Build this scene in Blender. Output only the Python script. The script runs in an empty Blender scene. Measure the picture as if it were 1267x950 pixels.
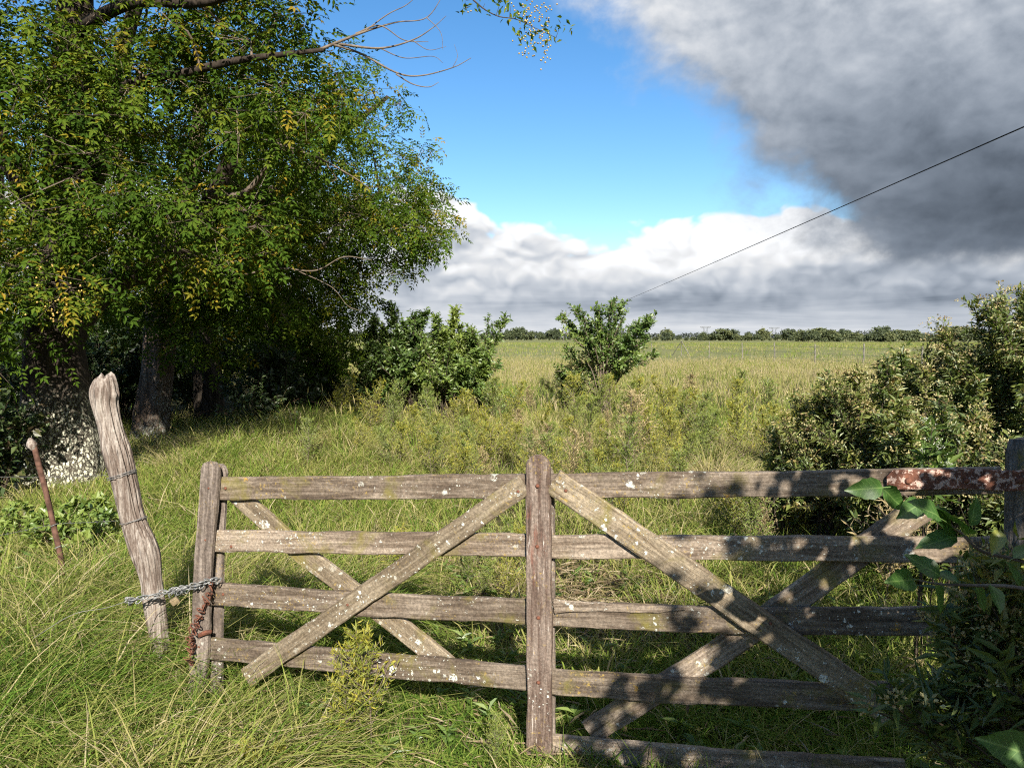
import bpy, math, random
import numpy as np
from mathutils import Vector, Matrix

# ------------------------------------------------------------------ camera, sky, sun, exposure
SC = bpy.context.scene
COL = SC.collection
IW, IH, FPX = 1267.0, 950.0, 915.0
CAMZ, PITCH = 1.72, math.atan(57.0 / 915.0)
cam_data = bpy.data.cameras.new('camera')
cam_data.sensor_fit = 'HORIZONTAL'
cam_data.sensor_width = 36.0
cam_data.lens = 36.0 * FPX / IW
cam_data.clip_start = 0.05
cam_data.clip_end = 9000.0
cam = bpy.data.objects.new('camera', cam_data)
COL.objects.link(cam)
cam.location = (0, 0, CAMZ)
cam.rotation_euler = (math.pi / 2 - PITCH, 0, 0)
SC.camera = cam

SUN_EL = math.radians(33.0)
SUN_AZ = math.atan2(0.15, -1.0)            # measured from +Y towards +X
SUNV = np.array([math.sin(SUN_AZ) * math.cos(SUN_EL), math.cos(SUN_AZ) * math.cos(SUN_EL), math.sin(SUN_EL)])
sun_data = bpy.data.lights.new('sun', 'SUN')
sun_data.energy = 5.0
sun_data.angle = math.radians(0.45)
sun_data.color = (1.0, 0.94, 0.84)
sun = bpy.data.objects.new('sun', sun_data)
COL.objects.link(sun)
sun.location = (2, -12, 8)
sun.rotation_euler = Vector((-SUNV).tolist()).to_track_quat('-Z', 'Y').to_euler()

SC.view_settings.view_transform = 'Standard'
SC.view_settings.look = 'None'
EXPO = 1.25
KA = 0.80                                             # base-colour scale that goes with this exposure
SC.view_settings.exposure = EXPO
SC.view_settings.gamma = 1.0
SC.view_settings.use_curve_mapping = False
SC.cycles.use_denoising = False
SC.cycles.filter_width = 1.15
SC.cycles.use_adaptive_sampling = True
SC.cycles.adaptive_threshold = 0.03
SC.cycles.max_bounces = 4
SC.cycles.diffuse_bounces = 3
SC.cycles.glossy_bounces = 2
SC.cycles.transmission_bounces = 3
SC.cycles.transparent_max_bounces = 8
SC.cycles.caustics_reflective = False
SC.cycles.caustics_refractive = False


class NT:
    """small helper for building node trees"""
    def __init__(s, tree):
        s.t = tree
        s.n = tree.nodes
        s.l = tree.links
    def new(s, typ, **kw):
        n = s.n.new(typ)
        for k, v in kw.items():
            setattr(n, k, v)
        return n
    def put(s, sock, v):
        if v is None:
            return
        if isinstance(v, (int, float)):
            sock.default_value = v
        elif isinstance(v, (tuple, list)):
            if len(v) == 3 and len(sock.default_value) == 4:
                v = (*v, 1.0)
            sock.default_value = v
        else:
            s.l.new(v, sock)
    def math(s, op, a, b=None, c=None, clamp=False):
        n = s.new('ShaderNodeMath', operation=op)
        n.use_clamp = clamp
        s.put(n.inputs[0], a)
        s.put(n.inputs[1], b)
        s.put(n.inputs[2], c)
        return n.outputs[0]
    def add(s, a, b): return s.math('ADD', a, b)
    def sub(s, a, b): return s.math('SUBTRACT', a, b)
    def mul(s, a, b): return s.math('MULTIPLY', a, b)
    def mx(s, a, b): return s.math('MAXIMUM', a, b)
    def mn(s, a, b): return s.math('MINIMUM', a, b)
    def step(s, v, lo, hi, a=0.0, b=1.0, smooth=True):
        n = s.new('ShaderNodeMapRange')
        n.interpolation_type = 'SMOOTHSTEP' if smooth else 'LINEAR'
        s.put(n.inputs[0], v)
        s.put(n.inputs[1], lo)
        s.put(n.inputs[2], hi)
        s.put(n.inputs[3], a)
        s.put(n.inputs[4], b)
        return n.outputs[0]
    def noise(s, vec, scale=5.0, detail=4.0, rough=0.55, dist=0.0, col=False):
        n = s.new('ShaderNodeTexNoise')
        s.put(n.inputs['Vector'], vec)
        n.inputs['Scale'].default_value = scale
        n.inputs['Detail'].default_value = detail
        n.inputs['Roughness'].default_value = rough
        n.inputs['Distortion'].default_value = dist
        return n.outputs['Color'] if col else n.outputs['Fac']
    def mapping(s, vec, scale=(1, 1, 1), loc=(0, 0, 0)):
        n = s.new('ShaderNodeMapping')
        s.put(n.inputs['Vector'], vec)
        n.inputs['Scale'].default_value = scale
        n.inputs['Location'].default_value = loc
        return n.outputs[0]
    def ramp(s, v, stops):
        n = s.new('ShaderNodeValToRGB')
        el = n.color_ramp.elements
        stops = [(p_, tuple(KA * q for q in c_)) for p_, c_ in stops]
        el[0].position, el[0].color = stops[0][0], (*stops[0][1], 1)
        el[1].position, el[1].color = stops[-1][0], (*stops[-1][1], 1)
        for p, c in stops[1:-1]:
            e = el.new(p)
            e.color = (*c, 1)
        s.put(n.inputs[0], v)
        return n.outputs[0]
    def mix(s, f, a, b, mode='MIX'):
        n = s.new('ShaderNodeMix', data_type='RGBA', blend_type=mode)
        s.put(n.inputs[0], f)
        s.put(n.inputs[6], a)
        s.put(n.inputs[7], b)
        return n.outputs[2]
    def vmul(s, col, k):
        n = s.new('ShaderNodeVectorMath', operation='SCALE')
        s.put(n.inputs[0], col)
        s.put(n.inputs[3], k)
        return n.outputs[0]
    def bump(s, h, strength=0.4, dist=0.01):
        n = s.new('ShaderNodeBump')
        n.inputs['Strength'].default_value = strength
        n.inputs['Distance'].default_value = dist
        s.put(n.inputs['Height'], h)
        return n.outputs[0]


def build_world():
    w = bpy.data.worlds.new('World')
    SC.world = w
    w.use_nodes = True
    w.cycles.sampling_method = 'NONE'
    t = NT(w.node_tree)
    t.n.clear()
    out = t.new('ShaderNodeOutputWorld')
    bg = t.new('ShaderNodeBackground')
    bg.inputs['Strength'].default_value = 0.079
    t.l.new(bg.outputs[0], out.inputs[0])
    sky = t.new('ShaderNodeTexSky', sky_type='NISHITA')
    sky.sun_disc = False
    sky.sun_elevation = SUN_EL
    sky.sun_rotation = SUN_AZ
    sky.altitude = 50
    sky.air_density = 1.0
    sky.dust_density = 0.25
    sky.ozone_density = 2.2
    tc = t.new('ShaderNodeTexCoord')
    d = tc.outputs['Generated']
    sep = t.new('ShaderNodeSeparateXYZ')
    t.l.new(d, sep.inputs[0])
    x, y, z = sep.outputs
    az = t.math('ARCTAN2', x, y)                       # 0 straight down the lane, + to the right
    el = t.math('ARCSINE', z)
    # a cloud layer seen from below flattens towards the horizon
    zz = t.mx(z, 0.0)
    flat = t.math('DIVIDE', 1.0, t.add(zz, 0.16))
    cv = t.new('ShaderNodeCombineXYZ')
    t.l.new(t.mul(x, flat), cv.inputs[0])
    t.l.new(t.mul(y, flat), cv.inputs[1])
    t.put(cv.inputs[2], t.mul(z, 3.0))
    lay = cv.outputs[0]
    cd = t.new('ShaderNodeCombineXYZ')
    t.l.new(az, cd.inputs[0])
    t.put(cd.inputs[1], t.mul(el, 1.25))
    ang = cd.outputs[0]
    n_big = t.noise(ang, 4.2, 4, 0.55, 0.25)
    n_mid = t.noise(ang, 11.0, 6, 0.60, 0.15)
    rel = t.sub(n_mid, t.noise(t.mapping(ang, (1, 1, 1), (0.012, 0.022, 0)), 11.0, 6, 0.60, 0.15))
    relb = t.sub(n_big, t.noise(t.mapping(ang, (1, 1, 1), (0.03, 0.05, 0)), 4.2, 4, 0.55, 0.25))
    nb = t.sub(n_big, 0.5)
    nm = t.sub(n_mid, 0.5)
    # 1: the heavy grey cloud bank, everything to the upper right of a slanting edge
    e1 = t.add(t.mul(t.sub(az, 0.115), 0.72), t.mul(t.sub(el, 0.426), 0.69))
    e1 = t.add(t.add(e1, 0.030), t.add(t.mul(nb, 0.15), t.mul(nm, 0.17)))
    back = t.step(t.math('ABSOLUTE', t.sub(az, 0.9)), 0.9, 1.7, 0.0, 0.55)
    e1 = t.sub(e1, back)
    # 2: the cumulus bank standing on the horizon with a puffy top edge
    top = t.add(0.140, t.step(az, 0.0, -0.10, 0.0, 0.055))
    top = t.add(top, t.mul(t.step(az, 0.15, 0.30), 0.022))
    warp = t.noise(ang, 9, 3, 0.6, col=True)
    def billow(shift):
        base = t.mapping(ang, (1, 1.35, 1), shift)
        vv = t.mix(0.10, base, warp)
        tot = None
        for sc_, w_ in ((8.0, 0.52), (18.0, 0.30), (45.0, 0.18)):
            vo = t.new('ShaderNodeTexVoronoi', feature='SMOOTH_F1', voronoi_dimensions='2D')
            t.put(vo.inputs['Vector'], vv)
            vo.inputs['Scale'].default_value = sc_
            vo.inputs['Smoothness'].default_value = 0.25
            q = t.mul(t.sub(0.45, vo.outputs['Distance']), w_)
            tot = q if tot is None else t.add(tot, q)
        return tot
    puff = billow((0, 0, 0))
    relief = t.sub(puff, billow((-0.006, 0.020, 0)))
    e2 = t.sub(top, el)
    e2 = t.add(e2, t.add(t.mul(nb, 0.10), t.add(t.mul(puff, 0.070), t.mul(nm, 0.035))))
    # 3: loose broken cloud over the rest of the sky
    n_lay = t.noise(lay, 1.3, 4, 0.58, 0.3)
    e3 = t.mul(t.sub(n_lay, 0.62), 0.5)
    gap = t.step(t.math('ABSOLUTE', t.add(az, 0.10)), 0.35, 0.7, -0.5, 0.0)
    e3 = t.add(e3, gap)
    m1 = t.step(e1, -0.035, 0.070)
    m2 = t.step(e2, -0.001, 0.013)
    m3 = t.step(e3, 0.0, 0.12)
    # brightness of each layer
    hi = t.step(el, 0.14, 0.44)                         # dark belly low, lighter higher up
    g1 = t.add(t.mul(hi, 0.46), 0.155)
    g1 = t.add(g1, t.mul(t.sub(1.0, t.step(e1, 0.0, 0.20)), 0.14))
    g1 = t.add(g1, t.mul(t.step(el, 0.100, 0.060), 0.22))
    streak = t.noise(t.mapping(ang, (4.0, 40.0, 1)), 1.0, 5, 0.62, 0.5)
    g1 = t.mul(g1, t.add(0.66, t.add(t.mul(n_big, 0.40), t.add(t.mul(n_mid, 0.28), t.add(t.mul(rel, 1.0), t.add(t.mul(relb, 0.7), t.mul(relief, 0.55)))))))
    lit = t.step(e2, 0.095, 0.0)
    azl = t.step(t.math('ABSOLUTE', t.sub(az, 0.29)), 0.30, 0.02)
    g2 = t.add(0.66, t.mul(lit, t.add(0.30, t.mul(azl, 0.42))))
    g2 = t.add(g2, t.mul(t.step(el, 0.01, 0.10), t.add(t.mul(relief, 1.05), t.mul(puff, 0.50))))
    g2 = t.add(g2, t.add(t.mul(nm, 0.20), t.mul(relb, 0.5)))
    g2 = t.add(g2, t.mul(t.sub(streak, 0.5), t.step(el, 0.09, 0.02, 0.0, 0.75)))
    band = t.mul(t.step(el, 0.026, 0.045), t.step(t.add(el, t.mul(nm, 0.04)), 0.095, 0.055))
    g2 = t.sub(g2, t.mul(band, t.step(az, -0.05, 0.3, 0.10, 0.24)))
    g2 = t.add(g2, t.step(el, 0.030, 0.010, 0.0, 0.10))
    g2 = t.mul(g2, t.step(az, 0.20, 0.55, 1.0, 0.86))
    g2 = t.mn(g2, 1.05)
    g3 = t.add(0.52, t.mul(nm, 0.5))
    def grey(g, cool):
        cool = t.mul(t.step(g, 0.10, 0.85, 1.25, 0.10, False), cool)
        c = t.new('ShaderNodeCombineXYZ')
        t.put(c.inputs[0], t.mul(g, t.sub(1.0, t.mul(cool, 0.13))))
        t.put(c.inputs[1], t.mul(g, t.sub(1.0, t.mul(cool, 0.03))))
        t.put(c.inputs[2], t.mul(g, t.add(1.0, t.mul(cool, 0.12))))
        return t.vmul(c.outputs[0], 2.0 ** -EXPO / 0.079)
    hsv = t.new('ShaderNodeHueSaturation')
    t.l.new(sky.outputs[0], hsv.inputs['Color'])
    hsv.inputs['Saturation'].default_value = 1.28
    hsv.inputs['Value'].default_value = 0.98
    c = hsv.outputs[0]
    c = t.mix(m3, c, grey(t.mx(g3, 0.1), 0.4))
    c = t.mix(m2, c, grey(t.mx(g2, 0.12), 1.5))
    # the dark bank hangs in front of the far cumulus, thinning out towards the horizon
    m1b = t.mul(m1, t.step(t.add(el, t.mul(nm, 0.09)), 0.062, 0.108))
    c = t.mix(m1b, c, grey(t.mx(g1, 0.06), 1.5))
    t.put(bg.inputs['Color'], c)


build_world()

# ------------------------------------------------------------------ pixel -> place helpers
cp, sp = math.cos(PITCH), math.sin(PITCH)
FWD, UPV = np.array([0, cp, -sp]), np.array([0, sp, cp])
CAM = np.array([0, 0, CAMZ])


def ray(px, py):
    return np.array([1.0, 0, 0]) * ((px - IW / 2) / FPX) + FWD - UPV * ((py - IH / 2) / FPX)


def at_y(px, py, Y):
    d = ray(px, py)
    return CAM + d * (Y / d[1])


def on_ground(px, py, z=0.0):
    d = ray(px, py)
    return CAM + d * ((z - CAMZ) / d[2])


G_P = np.array([0.09, 2.91, 0.0])                       # the gate stands in this upright plane
G_E = np.array([1.0, -0.30, 0.0]) / math.hypot(1, 0.30)
G_N = np.array([-0.30, -1.0, 0.0]) / math.hypot(1, 0.30)


def on_gate(px, py, off=0.0):
    d = ray(px, py)
    p0 = G_P + G_N * off
    return CAM + d * (np.dot(p0 - CAM, G_N) / np.dot(d, G_N))


def project(P):
    """world points (n,3) -> photograph pixels (n,2) and depth"""
    q = np.asarray(P) - CAM
    zc = q @ FWD
    zc = np.where(np.abs(zc) < 1e-6, 1e-6, zc)
    return IW / 2 + FPX * q[:, 0] / zc, IH / 2 - FPX * (q @ UPV) / zc, zc


def gz(x, y):
    """height of the ground"""
    x, y = np.asarray(x, float), np.asarray(y, float)
    h = 0.025 * np.sin(x * 1.3 + 0.7) * np.cos(y * 0.9) + 0.02 * np.sin(x * 2.9 + y * 2.1)
    h = h + 0.06 * np.sin(x * 0.21 + 1.0) * np.sin(y * 0.17)
    h = h + 0.38 * np.exp(-((x + 3.3) / 1.5) ** 2 - ((y - 10.5) / 3.6) ** 2)          # low bank under the trees
    near = np.clip((np.hypot(x, y) - 2.0) / 5.0, 0.25, 1)
    far = np.clip(1 - (np.hypot(x, y) - 80) / 60, 0, 1)
    return h * near * far


# ------------------------------------------------------------------ mesh helpers
class Geo:
    def __init__(s):
        s.V, s.T, s.Q, s.A, s.n = [], [], [], [], 0
    def add(s, V, T=None, Q=None, tint=None):
        V = np.asarray(V, float).reshape(-1, 3)
        if len(V) == 0:
            return
        s.V.append(V)
        if T is not None and len(T):
            s.T.append(np.asarray(T, np.int64).reshape(-1, 3) + s.n)
        if Q is not None and len(Q):
            s.Q.append(np.asarray(Q, np.int64).reshape(-1, 4) + s.n)
        if tint is None:
            tint = np.zeros(len(V))
        s.A.append(np.broadcast_to(np.asarray(tint, float), (len(V),)))
        s.n += len(V)
    def mesh(s, name, smooth=False):
        me = bpy.data.meshes.new(name)
        V = np.concatenate(s.V) if s.V else np.zeros((0, 3))
        T = np.concatenate(s.T) if s.T else np.zeros((0, 3), np.int64)
        Q = np.concatenate(s.Q) if s.Q else np.zeros((0, 4), np.int64)
        nl = T.size + Q.size
        me.vertices.add(len(V))
        me.vertices.foreach_set('co', V.astype(np.float32).ravel())
        me.loops.add(nl)
        me.loops.foreach_set('vertex_index', np.concatenate([T.ravel(), Q.ravel()]).astype(np.int32))
        me.polygons.add(len(T) + len(Q))
        st = np.concatenate([np.arange(len(T)) * 3, T.size + np.arange(len(Q)) * 4]).astype(np.int32)
        me.polygons.foreach_set('loop_start', st)
        me.polygons.foreach_set('use_smooth', np.full(len(T) + len(Q), smooth))
        me.update(calc_edges=True)
        a = me.attributes.new('tint', 'FLOAT', 'POINT')
        if len(V):
            a.data.foreach_set('value', np.concatenate(s.A).astype(np.float32))
        return me


def link(name, me, mat=None, parent=None, loc=None):
    o = bpy.data.objects.new(name, me)
    COL.objects.link(o)
    if mat is not None and me is not None and not me.materials:
        me.materials.append(mat)
    if parent is not None:
        o.parent = parent
    if loc is not None:
        o.location = [float(v) for v in loc]
    return o


def tag(o, label=None, cat=None, group=None, kind=None):
    if label: o['label'] = label
    if cat: o['category'] = cat
    if group: o['group'] = group
    if kind: o['kind'] = kind
    return o


def empty(name, loc, label, cat, group=None):
    o = bpy.data.objects.new(name, None)
    COL.objects.link(o)
    o.location = [float(v) for v in loc]
    o.empty_display_size = 0.1
    return tag(o, label, cat, group)


def unit(v):
    v = np.asarray(v, float)
    return v / np.maximum(np.linalg.norm(v, axis=-1, keepdims=True), 1e-9)


def smoothline(pts, n):
    """Catmull-Rom through the points"""
    P = np.asarray(pts, float)
    if len(P) == 2:
        t = np.linspace(0, 1, n)[:, None]
        return P[0] * (1 - t) + P[1] * t
    P = np.vstack([2 * P[0] - P[1], P, 2 * P[-1] - P[-2]])
    k = len(P) - 3
    out = []
    for u in np.linspace(0, k - 1e-6, n):
        i = int(u)
        f = u - i
        a, b, c, d = P[i], P[i + 1], P[i + 2], P[i + 3]
        out.append(0.5 * ((2 * b) + (c - a) * f + (2 * a - 5 * b + 4 * c - d) * f * f + (3 * b - a - 3 * c + d) * f ** 3))
    return np.array(out)


def tube(geo, pts, rad, sides=6, tint=0.0, wob=None, cap=True):
    """tube along a polyline; wob(theta, i, n) -> radius factor"""
    P = np.asarray(pts, float)
    n = len(P)
    R = np.interp(np.linspace(0, 1, n), np.linspace(0, 1, len(np.atleast_1d(rad))), np.atleast_1d(rad))
    T = unit(np.gradient(P, axis=0))
    ref = np.array([0, 0, 1.0]) if abs(T[0][2]) < 0.9 else np.array([1.0, 0, 0])
    U = unit(np.cross(T[0], ref))
    th = np.arange(sides) * 2 * math.pi / sides
    V = []
    for i in range(n):
        U = unit(U - T[i] * np.dot(U, T[i]))
        W = np.cross(T[i], U)
        f = np.ones(sides) if wob is None else wob(th, i, n)
        V.append(P[i] + (np.cos(th) * f * R[i])[:, None] * U + (np.sin(th) * f * R[i])[:, None] * W)
    V = np.concatenate(V)
    i, j = np.meshgrid(np.arange(n - 1), np.arange(sides), indexing='ij')
    j2 = (j + 1) % sides
    Q = np.stack([i * sides + j, i * sides + j2, (i + 1) * sides + j2, (i + 1) * sides + j], -1).reshape(-1, 4)
    if cap:
        V = np.vstack([V, P[-1] + T[-1] * R[-1] * 0.3])
        k = n * sides
        tt = np.array([[(n - 1) * sides + a, (n - 1) * sides + (a + 1) % sides, k] for a in range(sides)])
        geo.add(V, tt, Q, tint)
    else:
        geo.add(V, None, Q, tint)


def sticks(geo, P0, P1, r0, r1, tint=0.0):
    """many thin three-sided twigs at once"""
    P0, P1 = np.asarray(P0, float), np.asarray(P1, float)
    n = len(P0)
    if n == 0:
        return
    D = unit(P1 - P0)
    ref = np.where(np.abs(D[:, 2:3]) > 0.9, np.array([[1.0, 0, 0]]), np.array([[0, 0, 1.0]]))
    U = unit(np.cross(D, ref))
    W = np.cross(D, U)
    r0 = np.broadcast_to(np.asarray(r0, float), (n,))[:, None]
    r1 = np.broadcast_to(np.asarray(r1, float), (n,))[:, None]
    V = np.zeros((n, 6, 3))
    for k in range(3):
        a = k * 2 * math.pi / 3
        e = math.cos(a) * U + math.sin(a) * W
        V[:, k] = P0 + e * r0
        V[:, 3 + k] = P1 + e * r1
    b = np.arange(n)[:, None] * 6
    Q = np.concatenate([b + np.array([[k, (k + 1) % 3, 3 + (k + 1) % 3, 3 + k]]) for k in range(3)])
    geo.add(V.reshape(-1, 3), None, Q, np.repeat(np.broadcast_to(tint, (n,)), 6))


def kites(geo, P, D, N, L, W, fold=0.2, curl=0.1, tint=0.0, mid=0.42):
    """many leaf-shaped faces, folded along the midrib"""
    n = len(P)
    if n == 0:
        return
    L = np.broadcast_to(np.asarray(L, float), (n,))[:, None]
    W = np.broadcast_to(np.asarray(W, float), (n,))[:, None]
    D = unit(D)
    S = unit(np.cross(D, N))
    M = np.cross(S, D)
    V = np.zeros((n, 4, 3))
    V[:, 0] = P
    V[:, 1] = P + D * L * mid + S * W * 0.5 + M * W * fold
    V[:, 2] = P + D * L - M * L * curl
    V[:, 3] = P + D * L * mid - S * W * 0.5 + M * W * fold
    b = np.arange(n)[:, None] * 4
    T = np.concatenate([b + np.array([[0, 1, 2]]), b + np.array([[0, 2, 3]])])
    geo.add(V.reshape(-1, 3), T, None, np.repeat(np.broadcast_to(tint, (n,)), 4))


def rvec(rng, n):
    return unit(rng.normal(size=(n, 3)))


# ------------------------------------------------------------------ materials
def new_mat(name):
    m = bpy.data.materials.new(name)
    m.use_nodes = True
    t = NT(m.node_tree)
    t.n.clear()
    out = t.new('ShaderNodeOutputMaterial')
    return m, t, out


def leaf_mat(name, stops, trans=0.35, rough=0.5, attr='tint', instancer=False, spec=0.25, veins=False):
    m, t, out = new_mat(name)
    a = t.new('ShaderNodeAttribute', attribute_name=attr)
    a.attribute_type = 'INSTANCER' if instancer else 'GEOMETRY'
    v = a.outputs['Fac']
    if instancer:
        b = t.new('ShaderNodeAttribute', attribute_name='tint')
        b.attribute_type = 'GEOMETRY'
        v = t.add(v, t.mul(t.sub(b.outputs['Fac'], 0.5), 0.35))
    c = t.ramp(v, stops)
    if veins:
        tc = t.new('ShaderNodeTexCoord')
        sp_ = t.new('ShaderNodeSeparateXYZ')
        t.l.new(tc.outputs['Object'], sp_.inputs[0])
        ay = t.math('ABSOLUTE', sp_.outputs[1])
        side = t.math('ABSOLUTE', t.math('SINE', t.mul(t.sub(sp_.outputs[0], t.mul(ay, 0.9)), 24.0)))
        vn = t.mx(t.step(ay, 0.022, 0.008), t.mul(t.step(side, 0.22, 0.06), 0.8))
        blot = t.noise(tc.outputs['Object'], 5.0, 5, 0.65)
        c = t.mix(t.step(blot, 0.35, 0.7, 0.0, 0.45), c, t.vmul(c, 0.55))
        c = t.mix(t.mul(vn, 0.55), c, (0.20, 0.30, 0.085))
    p = t.new('ShaderNodeBsdfDiffuse')
    t.put(p.inputs['Color'], c)
    tr = t.new('ShaderNodeBsdfTranslucent')
    hs = t.new('ShaderNodeHueSaturation')
    hs.inputs['Saturation'].default_value = 1.1
    hs.inputs['Value'].default_value = 1.25
    hs.inputs['Hue'].default_value = 0.49
    t.l.new(c, hs.inputs['Color'])
    t.l.new(hs.outputs[0], tr.inputs['Color'])
    mx = t.new('ShaderNodeMixShader')
    mx.inputs[0].default_value = trans
    t.l.new(p.outputs[0], mx.inputs[1])
    t.l.new(tr.outputs[0], mx.inputs[2])
    sh = mx.outputs[0]
    if spec > 0.2:                                       # waxy sheen
        gl = t.new('ShaderNodeBsdfGlossy')
        gl.inputs['Roughness'].default_value = rough
        gl.inputs['Color'].default_value = (1, 1, 1, 1)
        m2 = t.new('ShaderNodeMixShader')
        m2.inputs[0].default_value = spec * 0.14
        t.l.new(sh, m2.inputs[1])
        t.l.new(gl.outputs[0], m2.inputs[2])
        sh = m2.outputs[0]
    t.l.new(sh, out.inputs[0])
    return m


def simple_mat(name, col, rough=0.8, metal=0.0, noise=0.0, nscale=20, spec=0.3):
    col = tuple(KA * q for q in col)
    m, t, out = new_mat(name)
    p = t.new('ShaderNodeBsdfPrincipled')
    tc = t.new('ShaderNodeTexCoord')
    n = t.noise(tc.outputs['Object'], nscale, 5, 0.6)
    c = t.mix(t.step(n, 0.3, 0.7), tuple(v * (1 - noise) for v in col), tuple(min(1, v * (1 + noise)) for v in col))
    t.put(p.inputs['Base Color'], c)
    p.inputs['Roughness'].default_value = rough
    p.inputs['Metallic'].default_value = metal
    p.inputs['Specular IOR Level'].default_value = spec
    t.put(p.inputs['Normal'], t.bump(n, 0.3, 0.004))
    t.l.new(p.outputs[0], out.inputs[0])
    return m


def wood_mat(name, dark, mid, light, lichen=0.5, moss=0.4, red=0.0, axis='X', grain=1.0, grime=0.7):
    """weathered board: grain along the local length, checks, lichen and moss patches"""
    m, t, out = new_mat(name)
    tc = t.new('ShaderNodeTexCoord')
    oi = t.new('ShaderNodeObjectInfo')
    off = t.new('ShaderNodeVectorMath', operation='ADD')
    t.l.new(tc.outputs['Object'], off.inputs[0])
    cx = t.new('ShaderNodeCombineXYZ')
    for k in range(3):
        t.put(cx.inputs[k], t.mul(oi.outputs['Random'], 37.0 + 11 * k))
    t.l.new(cx.outputs[0], off.inputs[1])
    v = off.outputs[0]
    s = (1, 14, 14) if axis == 'X' else (14, 14, 1)
    gv = t.mapping(v, tuple(a * 3.2 * grain for a in s))
    g1 = t.noise(gv, 1.0, 8, 0.65, 0.6)
    g2 = t.noise(t.mapping(v, tuple(a * 11.0 * grain for a in s)), 1.0, 5, 0.7)
    big = t.noise(v, 3.0, 5, 0.6)
    f = t.add(t.mul(g1, 0.55), t.add(t.mul(g2, 0.22), t.mul(big, 0.30)))
    c = t.ramp(f, [(0.36, dark), (0.50, mid), (0.64, light)])
    # long drying checks
    ck = t.noise(t.mapping(v, tuple((1.1 if a == 1 else 60.0) for a in s)), 1.0, 3, 0.5, 0.2)
    crack = t.step(ck, 0.30, 0.245)
    c = t.mix(t.mul(crack, 0.85), c, tuple(x * 0.35 for x in dark))
    gr = t.noise(v, 95, 8, 0.72)
    st = t.noise(t.mapping(v, tuple((2.2 if a == 1 else 7.0) for a in s)), 1.0, 6, 0.65, 0.5)
    c = t.mix(t.step(gr, 0.40, 0.62, 0.0, 1.0), t.vmul(c, 1 - 0.45 * grime), t.vmul(c, 1 + 0.22 * grime))
    c = t.mix(t.step(st, 0.58, 0.74, 0.0, 0.6), c, tuple(x * 1.1 for x in dark))
    c = t.vmul(c, t.step(oi.outputs['Random'], 0.0, 1.0, 0.78, 1.22, False))
    if red > 0:
        rn = t.noise(t.mapping(v, tuple((2.0 if a == 1 else 9.0) for a in s)), 1.0, 7, 0.7)
        c = t.mix(t.step(rn, 0.62 - 0.06 * red, 0.70, 0.0, 0.55), c, (0.27, 0.085, 0.055))
        c = t.mix(t.step(g2, 0.62, 0.70, 0.0, 0.8 * red), c, (0.55, 0.50, 0.45))
    if moss > 0:
        mn = t.noise(v, 4.5, 7, 0.68, 0.4)
        mk = t.step(mn, 0.60 - 0.12 * moss, 0.74 - 0.06 * moss, 0.0, 0.75)
        mc = t.mix(t.noise(v, 30, 4, 0.6), (0.20, 0.16, 0.025), (0.10, 0.10, 0.03))
        c = t.mix(mk, c, mc)
        on = t.noise(v, 11.0, 6, 0.7)
        c = t.mix(t.mul(t.step(on, 0.66, 0.70), t.step(big, 0.52, 0.58)), c, (0.40, 0.22, 0.04))
        sk = t.mul(t.step(t.noise(v, 70, 5, 0.7), 0.56, 0.64), t.step(t.noise(v, 5.5, 5, 0.65), 0.50, 0.62))
        c = t.mix(t.mul(sk, 0.7), c, (0.34, 0.235, 0.055))
    if lichen > 0:
        wv = t.mix(0.035, v, t.noise(v, 38, 5, 0.7, col=True))
        lk = None
        for sc, lo in ((19.0, 0.80), (42.0, 0.66), (95.0, 0.55)):
            vo = t.new('ShaderNodeTexVoronoi', feature='F1')
            t.put(vo.inputs['Vector'], wv)
            vo.inputs['Scale'].default_value = sc
            sc2 = t.new('ShaderNodeSeparateColor')
            t.l.new(vo.outputs['Color'], sc2.inputs[0])
            pick = t.step(sc2.outputs[0], lo, lo + 0.02)
            rad = t.mul(sc2.outputs[1], 0.42)
            dot = t.step(t.sub(rad, vo.outputs['Distance']), 0.0, 0.07)
            k = t.mul(pick, dot)
            lk = k if lk is None else t.mx(lk, k)
        zone = t.noise(v, 2.3, 5, 0.6)
        lk = t.mul(lk, t.step(zone, 0.62 - 0.20 * lichen, 0.70 - 0.18 * lichen))
        lk = t.mul(lk, t.step(t.noise(v, 85, 5, 0.7), 0.38, 0.54))
        c = t.mix(lk, c, t.mix(t.noise(v, 40, 3, 0.6), (0.42, 0.42, 0.35), (0.66, 0.65, 0.58)))
    p = t.new('ShaderNodeBsdfPrincipled')
    t.put(p.inputs['Base Color'], c)
    p.inputs['Roughness'].default_value = 0.88
    p.inputs['Specular IOR Level'].default_value = 0.2
    h = t.sub(t.add(t.mul(g1, 0.5), t.add(t.mul(g2, 0.6), t.mul(gr, 0.5))), t.mul(crack, 0.9))
    if lichen > 0:
        h = t.add(h, t.mul(lk, 0.35))
    t.put(p.inputs['Normal'], t.bump(h, 0.75, 0.006))
    t.l.new(p.outputs[0], out.inputs[0])
    return m


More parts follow.
